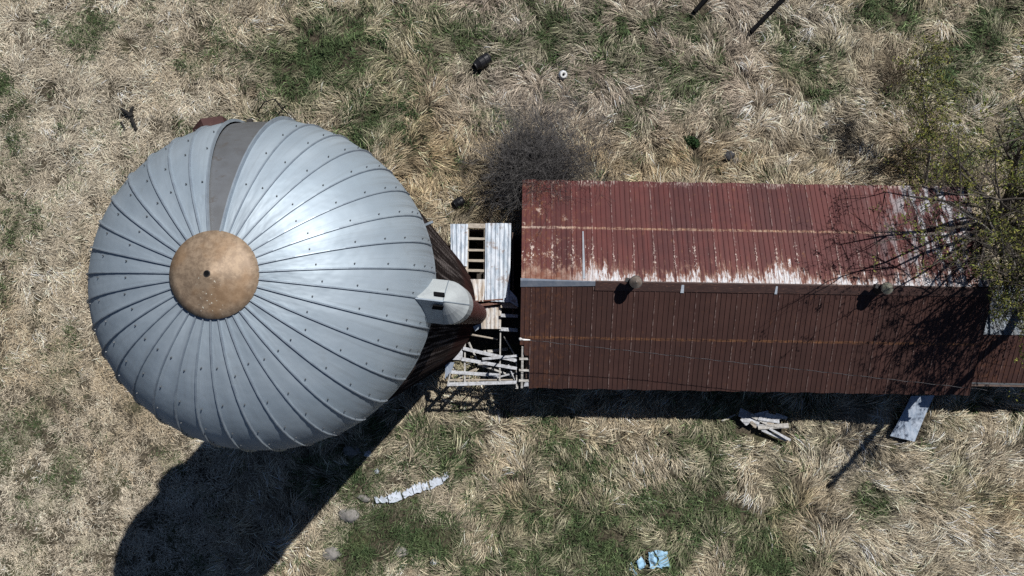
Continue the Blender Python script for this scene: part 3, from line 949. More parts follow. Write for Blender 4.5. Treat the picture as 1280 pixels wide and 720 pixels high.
# bared rafters at the torn corner
for d in (0.72, 0.83, 0.93):
    r_ = MB(); y = -BARN_W * d; z = HR - (HR - HE) * d - .05
    r_.beam((-.02, y, z), (0.50, y, z), 0.085, 0.05, jit=.008); r_.build('purlin', M['greywood'], barn)
r_ = MB(); r_.beam((0.11, -BARN_W * .60, HR - (HR - HE) * .60 - .09), (0.11, -BARN_W * 1.0, HE - .09), 0.09, 0.10); r_.build('rafter', M['greywood'], barn)
r_ = MB(); r_.beam((0.40, -BARN_W * .70, HR - (HR - HE) * .70 - .09), (0.40, -BARN_W * 1.0, HE - .09), 0.05, 0.10); r_.build('rafter', M['greywood'], barn)
r_ = MB(); r_.slab([(0.18, -4.2, HE - .0), (0.42, -4.18, HE), (0.36, -3.95, HE + .06), (0.24, -3.98, HE + .05)], .02); r_.build('board', M['whitewood'], barn)


def barn_world(x, y, z=0.0):
    c, s = math.cos(BARN_YAW), math.sin(BARN_YAW)
    return Vector((BARN_X + x * c - y * s, BARN_Y + x * s + y * c, z))


# roof vents
def roof_vent(px, py, capmat, label, rr=0.215):
    zc_ = HR + 0.85
    p = P(px, py, zc_)
    t = empty('roof_vent', (p.x, p.y, HR - 0.1), label, 'roof vent', 'round metal vents on the barn ridge')
    b = MB(); b.lathe([(0.185, -0.15), (0.175, 0.72)], (0, 0, 0), 20); b.build('stack', M['darkiron'], t, smooth=False)
    b = MB(); b.lathe([(0.25, -0.1), (0.19, 0.12)], (0, 0, 0), 20, capb=False); b.build('collar', M['cap_strip'], t)
    b = MB(); b.lathe([(rr, 0.78), (rr + .005, 0.80), (rr * .55, 0.90), (0.03, 0.98)], (0, 0, 0), 20)
    co_ = b.build('cap', capmat, t)
    b = MB(); b.lathe([(rr - .04, 0.70), (rr + .03, 0.76), (rr + .03, .785)], (0, 0, 0), 20); b.build('rim', M['darkiron'], t)
    b = MB(); b.beam((-0.36, 0.10, 0.55), (-0.16, 0.05, 0.55), 0.16, 0.2); b.build('damper_box', M['darkiron'], t)
    for k in range(3):
        an = R(70 + 120 * k); b = MB(); b.beam((.17 * math.cos(an), .17 * math.sin(an), .6), (.2 * math.cos(an), .2 * math.sin(an), .8), .03, .015); b.build('strut', M['darkiron'], t)
    return t


roof_vent(796, 352, M['ventcap'], 'round roof vent with a pale rusty cap, standing clear at mid ridge')
roof_vent(1112, 360, M['ventcapgreen'], 'round roof vent with a mossy grey cap, near the leafy tree', 0.205)

# ------------------------------------------------------------------ feed room between the silo and the barn
FZ = 2.95
fr_o = Vector((-1.0, 1.0, 0))
feed = empty('feed_room', fr_o, 'half collapsed passage shed with pale tin sheets and bare purlins beside the silo', 'shed')


def q(px, py, z=FZ): return P(px, py, z)


def ribbed(name, pts, mat, nr, label=None, th=0.014):
    """a corrugated sheet spanning the quad tl, tr, br, bl (pixels at roof height), ribs run top to bottom"""
    tl, tr, br, bl = [Vector(p) for p in pts]
    b = MB(); N = nr * 4
    prof_ = [0.0, 0.0, 0.022, 0.022]
    for i in range(N):
        f0, f1 = i / N, (i + 1) / N
        h0, h1 = prof_[i % 4], prof_[(i + 1) % 4]
        for k in range(5):
            g0, g1 = k / 5, (k + 1) / 5
            def pt(f, g_, h):
                p = tl.lerp(tr, f).lerp(bl.lerp(br, f), g_)
                return p + Vector((0, 0, h + 0.014 * math.sin(f * 5 + g_ * 4)))
            b.add([pt(f0, g0, h0), pt(f0, g1, h0), pt(f1, g1, h1), pt(f1, g0, h1)], [(0, 1, 2, 3)])
    o = b.build(name, mat, feed, off=fr_o)
    solid(o, th)
    if label: o['label'] = label
    return o


ribbed('roof_sheet', [q(563, 280, 2.98), q(585, 280, 2.98), q(584, 333, 3.02), q(564, 331, 3.02)], M['shed'], 4, 'narrow pale sheet at the left of the missing strip')
ribbed('roof_sheet', [q(607, 279, 2.98), q(639, 279, 2.98), q(637, 378, 3.06), q(606, 376, 3.06)], M['shed'], 6, 'wide pale blue sheet beside the barn')
ribbed('roof_sheet', [q(581, 349, 3.02), q(606.5, 349, 3.02), q(605, 377, 3.05), q(588, 376, 3.05)], M['rustsheet'], 4, 'rust streaked sheet below the bare purlins')
ribbed('roof_sheet', [q(570, 327, 2.96), q(584, 331, 2.96), q(584, 339, 2.94), q(575, 341, 2.9)], M['rustsheet'], 2)
b = MB(); b.slab([q(637, 362, 3.05), q(637, 377, 3.05), q(648, 384, 3.03), q(646, 372, 3.03)][::1], 0.012); b.build('roof_sheet', M['shed'], feed, off=fr_o)
ribbed('roof_sheet', [q(600, 384, 2.72), q(627, 383, 2.72), q(626, 411, 2.66), q(602, 411, 2.66)], M['rustsheet'], 5, 'rusty lower sheet under the eave')
b = MB(); b.beam(q(594, 376.5, 3.03), q(629, 374, 3.05), 0.05, 0.09); b.beam(q(601, 381.5, 2.9), q(627, 378, 2.9), 0.10, 0.10)
b.build('rusty_eave', M['rustdark'], feed, off=fr_o)
# purlins in the open strip
for (py, w_) in ((282, .19), (298, .10), (312.5, .10), (325.5, .10), (338, .10)):
    b = MB(); b.beam(q(583, py, 2.92), q(609, py + .6, 2.93), w_, 0.06, jit=.01); b.build('purlin', M['tanwood'], feed, off=fr_o)
b = MB(); b.beam(q(585.5, 282, 2.84), q(584, 350, 2.88), 0.06, 0.12); b.build('rafter', M['tanwood'], feed, off=fr_o)
b = MB(); b.beam(q(606, 282, 2.84), q(605.5, 350, 2.88), 0.05, 0.12); b.build('rafter', M['tanwood'], feed, off=fr_o)
for (py, w_) in ((381.5, .20), (394, .12), (411.5, .13)):
    b = MB(); b.beam(q(626, py, 2.86), q(647, py + 1.0, 2.86), w_, 0.05, jit=.012); b.build('purlin', M['whitewood'] if py > 390 else M['tanwood'], feed, off=fr_o)
# the collapsed half: rafters and leaning boards
for (x0, y0, x1, y1, z0, z1, w_, m_, nm) in (
        (625.5, 411, 624.5, 477, 2.74, 2.60, .05, 'greywood', 'rafter'), (581, 423, 581, 478, 2.62, 2.52, .06, 'greywood', 'rafter'), (645.5, 443, 646, 484, 2.66, 2.58, .045, 'greywood', 'rafter'),
        (579, 435.5, 646, 451, 2.70, 2.78, .125, 'whitewood', 'board'), (577, 449, 646, 460.5, 2.66, 2.70, .14, 'whitewood', 'board'), (603, 449, 647, 444.5, 2.80, 2.84, .10, 'whitewood', 'board'),
        (564, 465, 624, 469, 2.58, 2.62, .125, 'whitewood', 'board'), (559, 480.5, 646, 478, 2.55, 2.6, .135, 'whitewood', 'board'), (561, 475, 641, 474.5, 2.45, 2.45, .05, 'tanwood', 'board'),
        (563, 466, 560, 481, 2.55, 2.55, .06, 'greywood', 'board')):
    b = MB(); b.beam(q(x0, y0, z0), q(x1, y1, z1), w_, 0.04, jit=.012); b.build(nm, M[m_], feed, off=fr_o)
for (x0, y0, x1, y1, z0, z1, w_, m_) in ((586, 428, 597, 452, 2.4, 2.3, .05, 'greywood'), (598, 455, 640, 470, 2.2, 2.0, .07, 'greywood'), (570, 472, 596, 461, 2.3, 2.5, .06, 'tanwood'), (612, 474, 643, 466, 2.3, 2.45, .06, 'whitewood'),
        (630, 420, 645, 447, 2.5, 2.7, .05, 'greywood'), (565, 458, 582, 479, 2.0, 1.9, .06, 'greywood'), (604, 440, 634, 436, 1.6, 1.4, .10, 'greywood'), (588, 418, 622, 424, 2.2, 2.25, .06, 'tanwood'), (636, 456, 644, 476, 2.6, 2.5, .06, 'whitewood')):
    b = MB(); b.beam(q(x0, y0, z0), q(x1, y1, z1), w_, 0.03, jit=.02); b.build('slat', M[m_], feed, off=fr_o)
b = MB(); b.slab([q(558, 449.5, 2.62), q(578, 450, 2.62), q(579, 424, 2.66), q(573, 432, 2.66)], 0.02); b.build('roof_sheet', M['whitewood'], feed, off=fr_o)
b = MB(); b.slab([q(557, 452, 2.5), q(568, 453, 2.5), q(564, 466, 2.3), q(556, 474, 2.2)], 0.02); b.build('roof_sheet', M['bluesheet'], feed, off=fr_o)
b = MB(); b.slab([q(591, 408, 2.45), q(602, 404, 2.5), q(602, 409, 2.45), q(594, 414, 2.4)], 0.02); b.build('roof_sheet', M['shed'], feed, off=fr_o)
# walls and posts
pN0, pN1 = P(565, 284, 2.8), P(638, 284, 2.8)
b = MB(); b.beam((pN0.x, pN0.y - .1, 1.35), (pN1.x, pN1.y - .1, 1.35), 0.06, 2.75); b.build('wall', M['darkwood'], feed, off=fr_o)
b = MB(); b.beam((pN1.x + .10, pN1.y - .2, 1.4), (pN1.x + .10, 0.45, 1.4), 0.06, 2.6); b.build('wall', M['darkwood'], feed, off=fr_o)
b = MB(); b.beam((pN0.x + .05, pN0.y - .2, 1.35), (pN0.x + .05, 3.0, 1.35), 0.06, 2.6); b.build('wall', M['darkwood'], feed, off=fr_o)
for (px, py, h) in ((581, 478, 2.5), (624.5, 477, 2.55), (646, 484, 2.55), (562, 480, 2.45), (585, 352, 2.85), (626, 412, 2.6)):
    p = P(px, py, 2.5); b = MB(); b.beam((p.x, p.y, -.1), (p.x, p.y, h), 0.11, 0.11); b.build('post', M['greywood'], feed, off=fr_o)
b = MB(); b.slab([(-2.2, -0.9, .03), (0.6, -0.9, .03), (0.6, 4.0, .03), (-2.2, 4.0, .03)], .15); b.build('dirt_floor', M['dirt'], feed, off=fr_o)

# ------------------------------------------------------------------ small shed at the right end
sh_x0, sh_yr, sh_w = 18.75, -0.42, 2.05
shed = empty('end_shed', (sh_x0, sh_yr, 0), 'low brown roofed lean shed behind the right end of the barn', 'shed', rz=R(-0.9))
SE, SR = 2.25, 3.1
SL = 7.5
for s in (-1, 1):
    b = MB(); x = 0
    while x < SL - .01:
        for (xa, ha), (xb, hb_) in zip([(0, 0), (.15, 0), (.165, .02), (.185, .02)], [(.15, 0), (.165, .02), (.185, .02), (.2, 0)]):
            vv = [(x + xa, 0, SR + ha), (x + xb, 0, SR + hb_), (x + xb, s * sh_w, SE + hb_), (x + xa, s * sh_w, SE + ha)]
            b.add(vv, [(0, 3, 2, 1)] if s < 0 else [(0, 1, 2, 3)])
        x += .2
    o = b.build('roof_slope', M['roof'] if s < 0 else M['greenroof'], shed); solid(o)
b = MB(); b.beam((-0.05, -sh_w - .03, SE - .03), (SL, -sh_w - .03, SE - .03), 0.09, 0.16); b.build('fascia', M['darkwood'], shed)
b = MB(); b.beam((-0.12, -sh_w + .05, SE + .03), (SL, -sh_w - .0, SE + .055), 0.07, 0.06); b.build('gutter', M['gutter'], shed)
b = MB(); b.box((SL / 2, -sh_w + .15, 1.05), (SL - .3, .1, 2.1)); b.build('side_wall', M['darkwood'], shed)
b = MB(); b.box((SL / 2, sh_w - .15, 1.05), (SL - .3, .1, 2.1)); b.build('side_wall', M['darkwood'], shed)
gw = MB(); pr = [(-sh_w + .2, 0), (sh_w - .2, 0), (sh_w - .2, SE), (0, SR - .08), (-sh_w + .2, SE)]
gw.add([(.15, y, z) for y, z in pr] + [(.25, y, z) for y, z in pr], [(0, 1, 2, 3, 4), (9, 8, 7, 6, 5)] + [(k, k + 5, (k + 1) % 5 + 5, (k + 1) % 5) for k in range(5)])
gw.build('gable_wall', M['darkwood'], shed)

# ------------------------------------------------------------------ poles, wire
SUN_EL, SUN_AZ = R(52), R(48.5)
tip = P(1030, 605); base = P(1226, 384)
hgt = (tip - base).length * math.tan(SUN_EL)
hgt = 13.5  # unseen pole, put in as caster of the thin shadow on the grass
t = empty('unseen_pole', (base.x, base.y, 0), 'slim tarred pole added at the right end of the barn to cast the thin shadow', 'pole')
b = MB(); b.tube([(0, 0, -.2), (0, 0, hgt * .5), (0, 0, hgt)], [0.17, 0.15, 0.125], 10); b.build('shaft', M['pole'], t)
b = MB(); b.beam((-.02, .0, hgt - .75), (-.22, .06, hgt - .72), .08, .12); b.build('bracket', M['darkiron'], t)
b = MB(); b.lathe([(.05, 0), (.07, .06), (.04, .12)], (-.2, .05, hgt - .68), 8); b.build('insulator', M['porcelain'], t)

A = P(650.5, 424, 5.25); E_ = Vector((27.8, -3.57, 6.5))
mast = empty('service_mast', (A.x, A.y, 0), 'thin mast with a white insulator at the barn\'s torn left corner', 'mast')
b = MB(); b.tube([(0, 0, 2.0), (0, 0, 5.2)], 0.03, 8); b.build('tube', M['darkiron'], mast)
b = MB(); b.lathe([(.03, 5.1), (.06, 5.14), (.06, 5.2), (.03, 5.25)], (0, 0, 0), 10); b.build('insulator', M['porcelain'], mast)
b = MB(); b.tube([(0, 0, 5.2), (.12, -.02, 5.26), (.36, -.03, 5.22)], [.03, .035, .02], 8); b.build('wire_clamp', M['porcelain'], mast)
far = empty('unseen_pole', (E_.x, E_.y, 0), 'utility pole past the right edge that carries the twisted wire', 'pole')
b = MB(); b.tube([(0, 0, -.2), (0, 0, 7)], [.14, .1], 10); b.build('shaft', M['pole'], far)
wp = []; N = 400
for i in range(N + 1):
    f = i / N
    p = A.lerp(E_, f); p.z -= 4 * 1.25 * f * (1 - f)
    wp.append(p)
b = MB(); b.tube(wp, 0.009, 4)
wt = b.build('power_wire', M['wire'], None, off=A)
tag(wt, 'thin twisted wire strung low across the brown side of the barn roof', 'wire')
hp = []
for i, p in enumerate(wp):
    ph = i * 0.43
    hp.append(p + Vector((0, math.cos(ph) * .016, math.sin(ph) * .016)))
b = MB(); b.tube(hp, 0.003, 4); b.build('bare_strand', M['alwire'], wt, off=A)

for (xa, ya, xb, yb, lab) in ((936, 43, 986, -8, 'longer black rod lying in from the top edge over pale grass'), (865.5, 18.5, 893, -12, 'shorter black rod lying in from the top edge over green grass')):
    a_ = G(xa, ya, .30); d = P(xb, yb) - P(xa, ya); d.z = 0; d.normalize()
    b = MB(); e_ = a_ + d * 4.6 + Vector((0, 0, .25))
    b.tube([a_, a_.lerp(e_, .5), e_], [0.098, .105, .115], 10)  # plain black rods resting on the grass, their identity left open
    o = b.build('black_rod', M['black'], None, off=a_); tag(o, lab, 'pole', 'black rods at the top edge')


# ------------------------------------------------------------------ trees and bushes
class Tree:
    def __init__(self, seed):
        self.r = random.Random(seed); self.seg = {}; self.leaf = []; self.tips = []

    def grow(self, p, d, L, rad, lev, maxlev, key, bend=.25, split=(2, 4), upb=0.1, lenf=(.55, .8), nseg=4):
        r = self.r; pts = [p]; rads = [rad]; d = d.normalized()
        for i in range(nseg):
            d = (d + Vector((r.uniform(-bend, bend), r.uniform(-bend, bend), r.uniform(-bend, bend) + upb))).normalized()
            p = p + d * (L / nseg)
            pts.append(p); rads.append(max(rad * (1 - 0.62 * (i + 1) / nseg), .004))
        self.seg.setdefault(key, []).append((pts, rads, lev))
        if lev >= maxlev:
            self.tips.append((pts, d)); return
        for k in range(r.randint(*split)):
            i = r.randint(1, nseg)
            q_ = pts[i]
            dd = (d + Vector((r.gauss(0, .75), r.gauss(0, .75), r.gauss(0, .5)))).normalized()
            self.grow(q_, dd, L * r.uniform(*lenf), rads[i] * .62, lev + 1, maxlev, key, bend, split, upb, lenf, max(2, nseg - 1))


def tubes(segs, mb, nthick=7, thin=3):
    for pts, rads, lev in segs:
        mb.tube(pts, rads, nthick if rads[0] > .03 else (4 if rads[0] > .012 else thin), cap=False)


def leaf_mesh(name, pos, size, cols, mat, parent, off, rs):
    n = len(pos)
    pos = np.array([tuple(p) for p in pos]) - np.array(off)
    u = rs.normal(size=(n, 3)); u /= np.linalg.norm(u, axis=1)[:, None]
    v = rs.normal(size=(n, 3)); v[:, 2] *= .6
    v -= (v * u).sum(1)[:, None] * u; v /= np.linalg.norm(v, axis=1)[:, None]
    s = rs.uniform(size[0], size[1], n)[:, None]
    co_ = np.stack([pos - u * s, pos + v * s * .42, pos + u * s, pos - v * s * .42], 1).reshape(-1, 3)
    f = np.arange(n * 4)
    c = np.array(cols); k = rs.integers(0, len(c), n)
    tn = np.repeat(c[k] * rs.uniform(.75, 1.25, (n, 1)), 4, 0)
    o = np_mesh(name, co_, f, np.full(n, 4), mat, tn)
    o.parent = parent
    return o


LEAFC = [(.15, .17, .036), (.20, .205, .048), (.115, .14, .036), (.21, .195, .055), (.085, .108, .034), (.16, .145, .05)]


def add_leaves(tr, per, spread, rs):
    out = []
    for pts, d in tr.tips:
        for k in range(per):
            f = rs.random(); i = min(int(f * (len(pts) - 1)), len(pts) - 2)
            p = pts[i].lerp(pts[i + 1], rs.random())
            out.append(p + Vector(rs.normal(0, spread, 3)))
    return out


# big tree over the right end of the barn: base and where each limb reaches (px, py, height)
rs = np.random.default_rng(5)
tb = P(1208, 288); tb.z = 0
big = empty('leafy_tree', tb, 'spreading tree in thin young leaf reaching over the right end of the barn roof', 'tree')
T_ = Tree(21)
fork = tb + Vector((.15, .05, 1.9))
b = MB(); b.tube([tb + Vector((0, 0, -.2)), tb + Vector((.05, .02, .8)), fork], [.26, .21, .18], 9); b.build('trunk', M['bark'], big, off=tb)
limbs = [(1258, 190, 4.6, .105), (1290, 130, 6.5, .09), (1172, 250, 5.4, .055), (1135, 245, 6.2, .055), (1275, 275, 5.0, .10), (1225, 330, 6.4, .06), (1165, 332, 6.0, .05),
         (1265, 350, 6.0, .09), (1300, 320, 7.5, .08), (1200, 215, 6.5, .07), (1310, 210, 6.5, .09), (1250, 250, 7.5, .08),  (1245, 320, 6.4, .07), (1275, 375, 6.3, .07), (1305, 395, 6.5, .07), (1120, 300, 6.2, .05), (1255, 395, 5.2, .05), (1345, 385, 7.0, .07), (1335, 340, 7.2, .07), (1365, 300, 7.4, .07), (1292, 352, 6.6, .07), (1262, 372, 5.6, .05), (1370, 410, 6.8, .06), (1330, 420, 6.4, .05), (1180, 185, 5.0, .06)]
for i, (px, py, z, r0) in enumerate(limbs):
    e_ = P(px, py, z); d = e_ - fork; L = d.length
    mid = fork.lerp(e_, .5) + Vector((random.uniform(-.25, .25), random.uniform(-.25, .25), .35))
    q1 = fork.lerp(mid, .5) + Vector((random.uniform(-.12, .12), random.uniform(-.12, .12), .1)); q3 = mid.lerp(e_, .5) + Vector((random.uniform(-.2, .2), random.uniform(-.2, .2), .12))
    lb = MB(); lb.tube([fork - d.normalized() * .1, q1, mid, q3, e_], [r0 * 1.35, r0 * 1.2, r0 * 1.0, r0 * .75, r0 * .4], 7, cap=False); lb.build('limb', M['bark'], big, off=tb)
    for k in range(12 if px > 1240 else (9 if px > 1215 else 5)):
        s_ = [q1, mid, q3, e_, e_, q3, mid][k % 7]
        dd = d.normalized() * .7 + Vector((T_.r.gauss(0, .65), T_.r.gauss(0, .65), T_.r.gauss(0, .3)))
        T_.grow(s_, dd, L * T_.r.uniform(.20, .34), r0 * .42, 0, 3, 'tw', .22, (2, 3), .03, (.5, .75), 4)
def clear_of_roof(p):
    x_, y_ = to_px(p.x, p.y, p.z)
    return not ((y_ > 352 and x_ < 1236) or x_ < 1085 or (y_ > 405 and x_ < 1275))


T_.seg['tw'] = [sg for sg in T_.seg['tw'] if clear_of_roof(sg[0][-1]) and clear_of_roof(sg[0][0])]
T_.tips = [tp for tp in T_.tips if clear_of_roof(tp[0][-1])]
cm = MB(); tubes(T_.seg['tw'], cm)
cr_ = cm.build('crown', M['bark'], big, off=tb)
lf = [p for p in add_leaves(T_, 9, .05, rs) if vnoise(p.x * 1.1, p.y * 1.1 + p.z, 70) > (.31 if p.x > 18.6 else .45)]
leaf_mesh('foliage', lf, (.032, .072), LEAFC, M['leaf'], cr_, tb, rs)
# dead pale branches in the same tree
dl = MB()
D_ = Tree(3)
for (px, py, z, tx, ty, tz) in ((1250, 300, 5.4, 1225, 268, 6.0), (1255, 330, 5.5, 1250, 275, 6.2), (1262, 300, 5.5, 1275, 330, 6.0)):
    p0 = P(px, py, z); p1 = P(tx, ty, tz)
    D_.grow(p0, p1 - p0, (p1 - p0).length * 1.2, .03, 0, 2, 'd', .25, (2, 4), 0.0, (.4, .6), 4)
tubes(D_.seg['d'], dl, 5); o = dl.build('dead_branch', M['palebark'], big, off=tb); o['label'] = 'pale leafless dead branches'

# sapling beyond the barn
sb_ = P(1157, 232); sb_.z = gz(sb_.x, sb_.y)
sap = empty('leaning_sapling', sb_, 'slender tree in sparse leaf leaning away from the barn\'s far eave', 'tree')
S_ = Tree(8)
topp = P(1148, 70, 3.6)
pts = [sb_ + Vector((0, 0, -.1))]
for f in (.25, .5, .75, 1.0):
    p = sb_.lerp(topp, f); p.z = sb_.z + 3.6 * (f ** .8); pts.append(p + Vector((random.uniform(-.08, .08), random.uniform(-.1, .1), 0)))
b = MB(); b.tube(pts, [.075, .06, .045, .03, .012], 7); b.build('trunk', M['palebark'], sap, off=sb_)
for i in range(80):
    f = random.uniform(.12, 1.0) * 4; k = min(int(f), 3); p = pts[k].lerp(pts[k + 1], f - k)
    dd = Vector((random.gauss(0, 1), random.gauss(.35, .55), random.uniform(.0, .9)))
    S_.grow(p, dd, random.uniform(.7, 1.5) * (1.15 - .12 * f), .016, 0, 2, 'tw', .22, (2, 4), .05, (.45, .7), 4)
cm = MB(); tubes(S_.seg['tw'], cm); cr_ = cm.build('crown', M['bark'], sap, off=sb_)
leaf_mesh('foliage', add_leaves(S_, 7, .06, rs), (.03, .062), LEAFC, M['leaf'], cr_, sb_, rs)


def twiggy(name, base, label, n, h, spread, mat, seed, cat='bush', maxlev=3, r0=.028, leaves=0, zmin=.5, split=(2, 4), lean=(0, 0)):
    t_ = Tree(seed); e = empty(name, base, label, cat)
    stem = MB()
    for i in range(n):
        an = t_.r.uniform(0, 2 * PI); tl = t_.r.uniform(.1, 1.0)
        d = Vector((math.cos(an) * tl * spread + lean[0], math.sin(an) * tl * spread + lean[1], t_.r.uniform(zmin, 1.1)))
        t_.grow(base + Vector((math.cos(an) * .12, math.sin(an) * .12, 0)), d, h * t_.r.uniform(.55, 1.0), r0, 0, maxlev, 'tw', .16, split, .02, (.42, .7), 5)
    st = [s for s in t_.seg['tw'] if s[2] == 0]; tw = [s for s in t_.seg['tw'] if s[2] > 0]
    tubes(st, stem); stem.build('stem_clump', mat, e, off=base)
    c_ = MB(); tubes(tw, c_); cr = c_.build('crown', mat, e, off=base)
    if leaves:
        leaf_mesh('foliage', add_leaves(t_, leaves, .05, rs), (.03, .055), LEAFC, M['leaf'], cr, base, rs)
    return e


bb = P(650, 228); bb.z = gz(bb.x, bb.y)
twiggy('bare_bush', bb, 'big grey leafless bush at the barn\'s far left corner', 150, 3.1, .85, M['twig'], 4, zmin=.4, split=(3, 5), lean=(.50, .32), r0=.032)
b2 = P(1112, 100); b2.z = gz(b2.x, b2.y)
twiggy('brown_shrub', b2, 'small brown leafless shrub among green grass left of the sapling', 44, 1.0, .9, M['browntwig'], 9, r0=.012, maxlev=2, zmin=.5)
b3 = P(1262, 150); b3.z = gz(b3.x, b3.y)
twiggy('grey_brush', b3, 'pale dead brush by the right edge above the leafy tree', 12, 1.1, 1.0, M['palebark'], 12, r0=.012, maxlev=2, zmin=.3)
b4 = P(1135, 190); b4.z = gz(b4.x, b4.y)
twiggy('undergrowth_bush', b4, 'low dark leafy bush at the foot of the leaning sapling', 44, 1.35, 1.1, M['bark'], 15, r0=.012, maxlev=2, zmin=.3, leaves=3)
b5 = P(1190, 225); b5.z = gz(b5.x, b5.y)
twiggy('undergrowth_bush', b5, 'low leafy bush between the sapling and the big tree\'s trunk', 44, 1.4, 1.1, M['bark'], 16, r0=.013, maxlev=2, zmin=.3, leaves=4)


def tuft_plant(px, py, rad, n, label, name='small_bush'):
    p = G(px, py); e = empty(name, p, label, 'bush')
    pos = []
    for k in range(n):
        an = random.uniform(0, 2 * PI); rr = rad * math.sqrt(random.random())
        pos.append(p + Vector((rr * math.cos(an) * 1.3, rr * math.sin(an) * .8 - rr * math.cos(an) * .35, random.uniform(.03, .42) * (1 - .6 * rr / rad))))
    st = MB()
    for k in range(9):
        an = random.uniform(0, 2 * PI); st.tube([p, p + Vector((math.cos(an) * rad * .6, math.sin(an) * rad * .5, .3))], [.012, .005], 4)
    st.build('stem_clump', M['bark'], e, off=p)
    leaf_mesh('foliage', pos, (.03, .065), [(.030, .062, .024), (.045, .085, .03), (.02, .045, .018)], M['leaf'], e, p, rs)


tuft_plant(863, 178, .31, 1000, 'small dense dark green bush alone in the dry grass')

# dead twigs near the silo
d1 = G(165, 145)
e = empty('burnt_stump', d1, 'charred black stump with broken limbs left above the silo', 'stump')
b = MB(); b.tube([d1 + Vector((0, 0, -.1)), d1 + Vector((.03, .02, .3))], [.13, .10], 8); b.build('stub', M['charred'], e, off=d1)
for (dx, dy, dz, L) in ((.35, .95, .35, .42), (-.8, .55, .2, .50), (.35, -.9, .05, .72)):
    v = Vector((dx, dy, dz)).normalized(); b = MB(); b.tube([d1 + Vector((0, 0, .15)), d1 + v * L * .5 + Vector((0, 0, .18)), d1 + v * L + Vector((.02, 0, .15))], [.085, .075, .05], 7); b.build('broken_limb', M['charred'], e, off=d1)
d2 = G(154, 157)
b = MB(); a_ = G(152, 153, .14); c_ = G(157, 163, .12); b.tube([a_, c_], [.05, .06], 7); tag(b.build('charred_log', M['charred'], None, off=a_), 'short charred log lying below the black stump', 'log')
d3 = G(345, 143)
e = empty('dead_brush', d3, 'arching dark dead branch caught beside the dome\'s upper rim', 'branch')
for pl, r0 in ((((322, 140, .3), (330, 128, .9), (342, 124, 1.0), (352, 132, .6), (357, 140, .2)), .035), (((344, 124, .95), (350, 133, .7), (360, 142, .3)), .03), (((357, 132, .8), (348, 143, .4), (340, 150, .1)), .028)):
    b = MB(); pp_ = []
    for (x, y, z) in pl: pp_.append(P(x, y, z))
    b.tube(pp_, [r0 * (1 - .12 * k) for k in range(len(pp_))], 6); b.build('branch', M['charred'], e, off=d3)
tw = Tree(31)
for k in range(14):
    tw.grow(G(352 + random.uniform(-14, 20), 143 + random.uniform(-4, 6)), Vector((random.gauss(0, 1), random.gauss(0, 1), .4)), .6, .012, 0, 2, 'd', .2, (2, 3), 0, (.5, .7), 3)
b = MB(); tubes(tw.seg['d'], b); b.build('twig_tangle', M['twig'], e, off=d3)


# ------------------------------------------------------------------ small things in the grass
def stone(px, py, sx, sy, sz, mat, label, name='boulder', seed=0, rot=0.0, grp=None):
    p = G(px, py); b = MB(); vs = []; fs = []
    N1, N2 = 18, 10
    rm_ = Matrix.Rotation(rot, 3, 'Z')
    for i in range(N2 + 1):
        th = PI * i / N2
        for k in range(N1):
            a_ = 2 * PI * k / N1
            v = Vector((math.sin(th) * math.cos(a_), math.sin(th) * math.sin(a_), math.cos(th)))
            n_ = mnoise.noise(v * 1.6 + Vector((seed * 3.1, seed, 0))) * .30 + mnoise.noise(v * 4 + Vector((seed, 5, 0))) * .10
            v = v * (1 + n_); v = Vector((v.x * sx, v.y * sy, v.z * sz))
            vs.append(p + rm_ @ v + Vector((0, 0, sz * .10)))
    for i in range(N2):
        for k in range(N1):
            fs.append((i * N1 + k, (i + 1) * N1 + k, (i + 1) * N1 + (k + 1) % N1, i * N1 + (k + 1) % N1))
    b.add(vs, fs)
    o = b.build(name, mat, None, off=p, smooth=True)
    return tag(o, label, 'rock', grp)


stone(437, 643, .46, .34, .26, M['stone'], 'large grey boulder below the left end of the broken footing', seed=1, rot=-.1)
stone(414, 692, .42, .30, .22, M['stone'], 'half buried grey boulder beside the shadow at the lower edge', seed=2)
stone(442, 562, .42, .28, .22, M['stone'], 'grey boulder lying inside the silo\'s shadow', seed=3)
stone(461, 566, .20, .16, .14, M['concrete'], 'small pale rock just out of the silo\'s shadow', name='rock', seed=4, rot=.7)
stone(472, 588, .11, .13, .10, M['concrete'], 'pale lump above the left end of the broken footing', name='rock', seed=5)
stone(501, 690, .32, .24, .16, M['stone'], 'flat grey rock in the green grass at the lower edge', name='rock', seed=6)
stone(542, 702, .14, .18, .11, M['concrete'], 'small white rock at the lower edge right of the flat one', name='rock', seed=7, rot=.3)
stone(455, 622, .34, .16, .10, M['stone'], 'low mossy stone at the footing\'s left end', name='rock', seed=8, rot=-.3)
stone(910, 196, .33, .22, .30, M['darkstone'], 'charcoal black rock with a pale one leaning on it', name='rock', seed=9, rot=.45)
stone(919, 202, .30, .17, .20, M['stone'], 'pale rock leaning on the charcoal black one', name='rock', seed=10, rot=.35)
# broken curved footing
ft0 = G(512, 612)
ft = empty('broken_footing', ft0, 'curved strip of broken pale concrete footing in the grass below the silo', 'concrete')
cl = [(470, 625), (482, 623), (493, 622), (505, 618), (520, 611.5), (530, 609), (541, 605), (553, 599.5), (560, 594)]


def along(f):
    f = f * (len(cl) - 1); k = min(int(f), len(cl) - 2); u = f - k
    return cl[k][0] + (cl[k + 1][0] - cl[k][0]) * u, cl[k][1] + (cl[k + 1][1] - cl[k][1]) * u


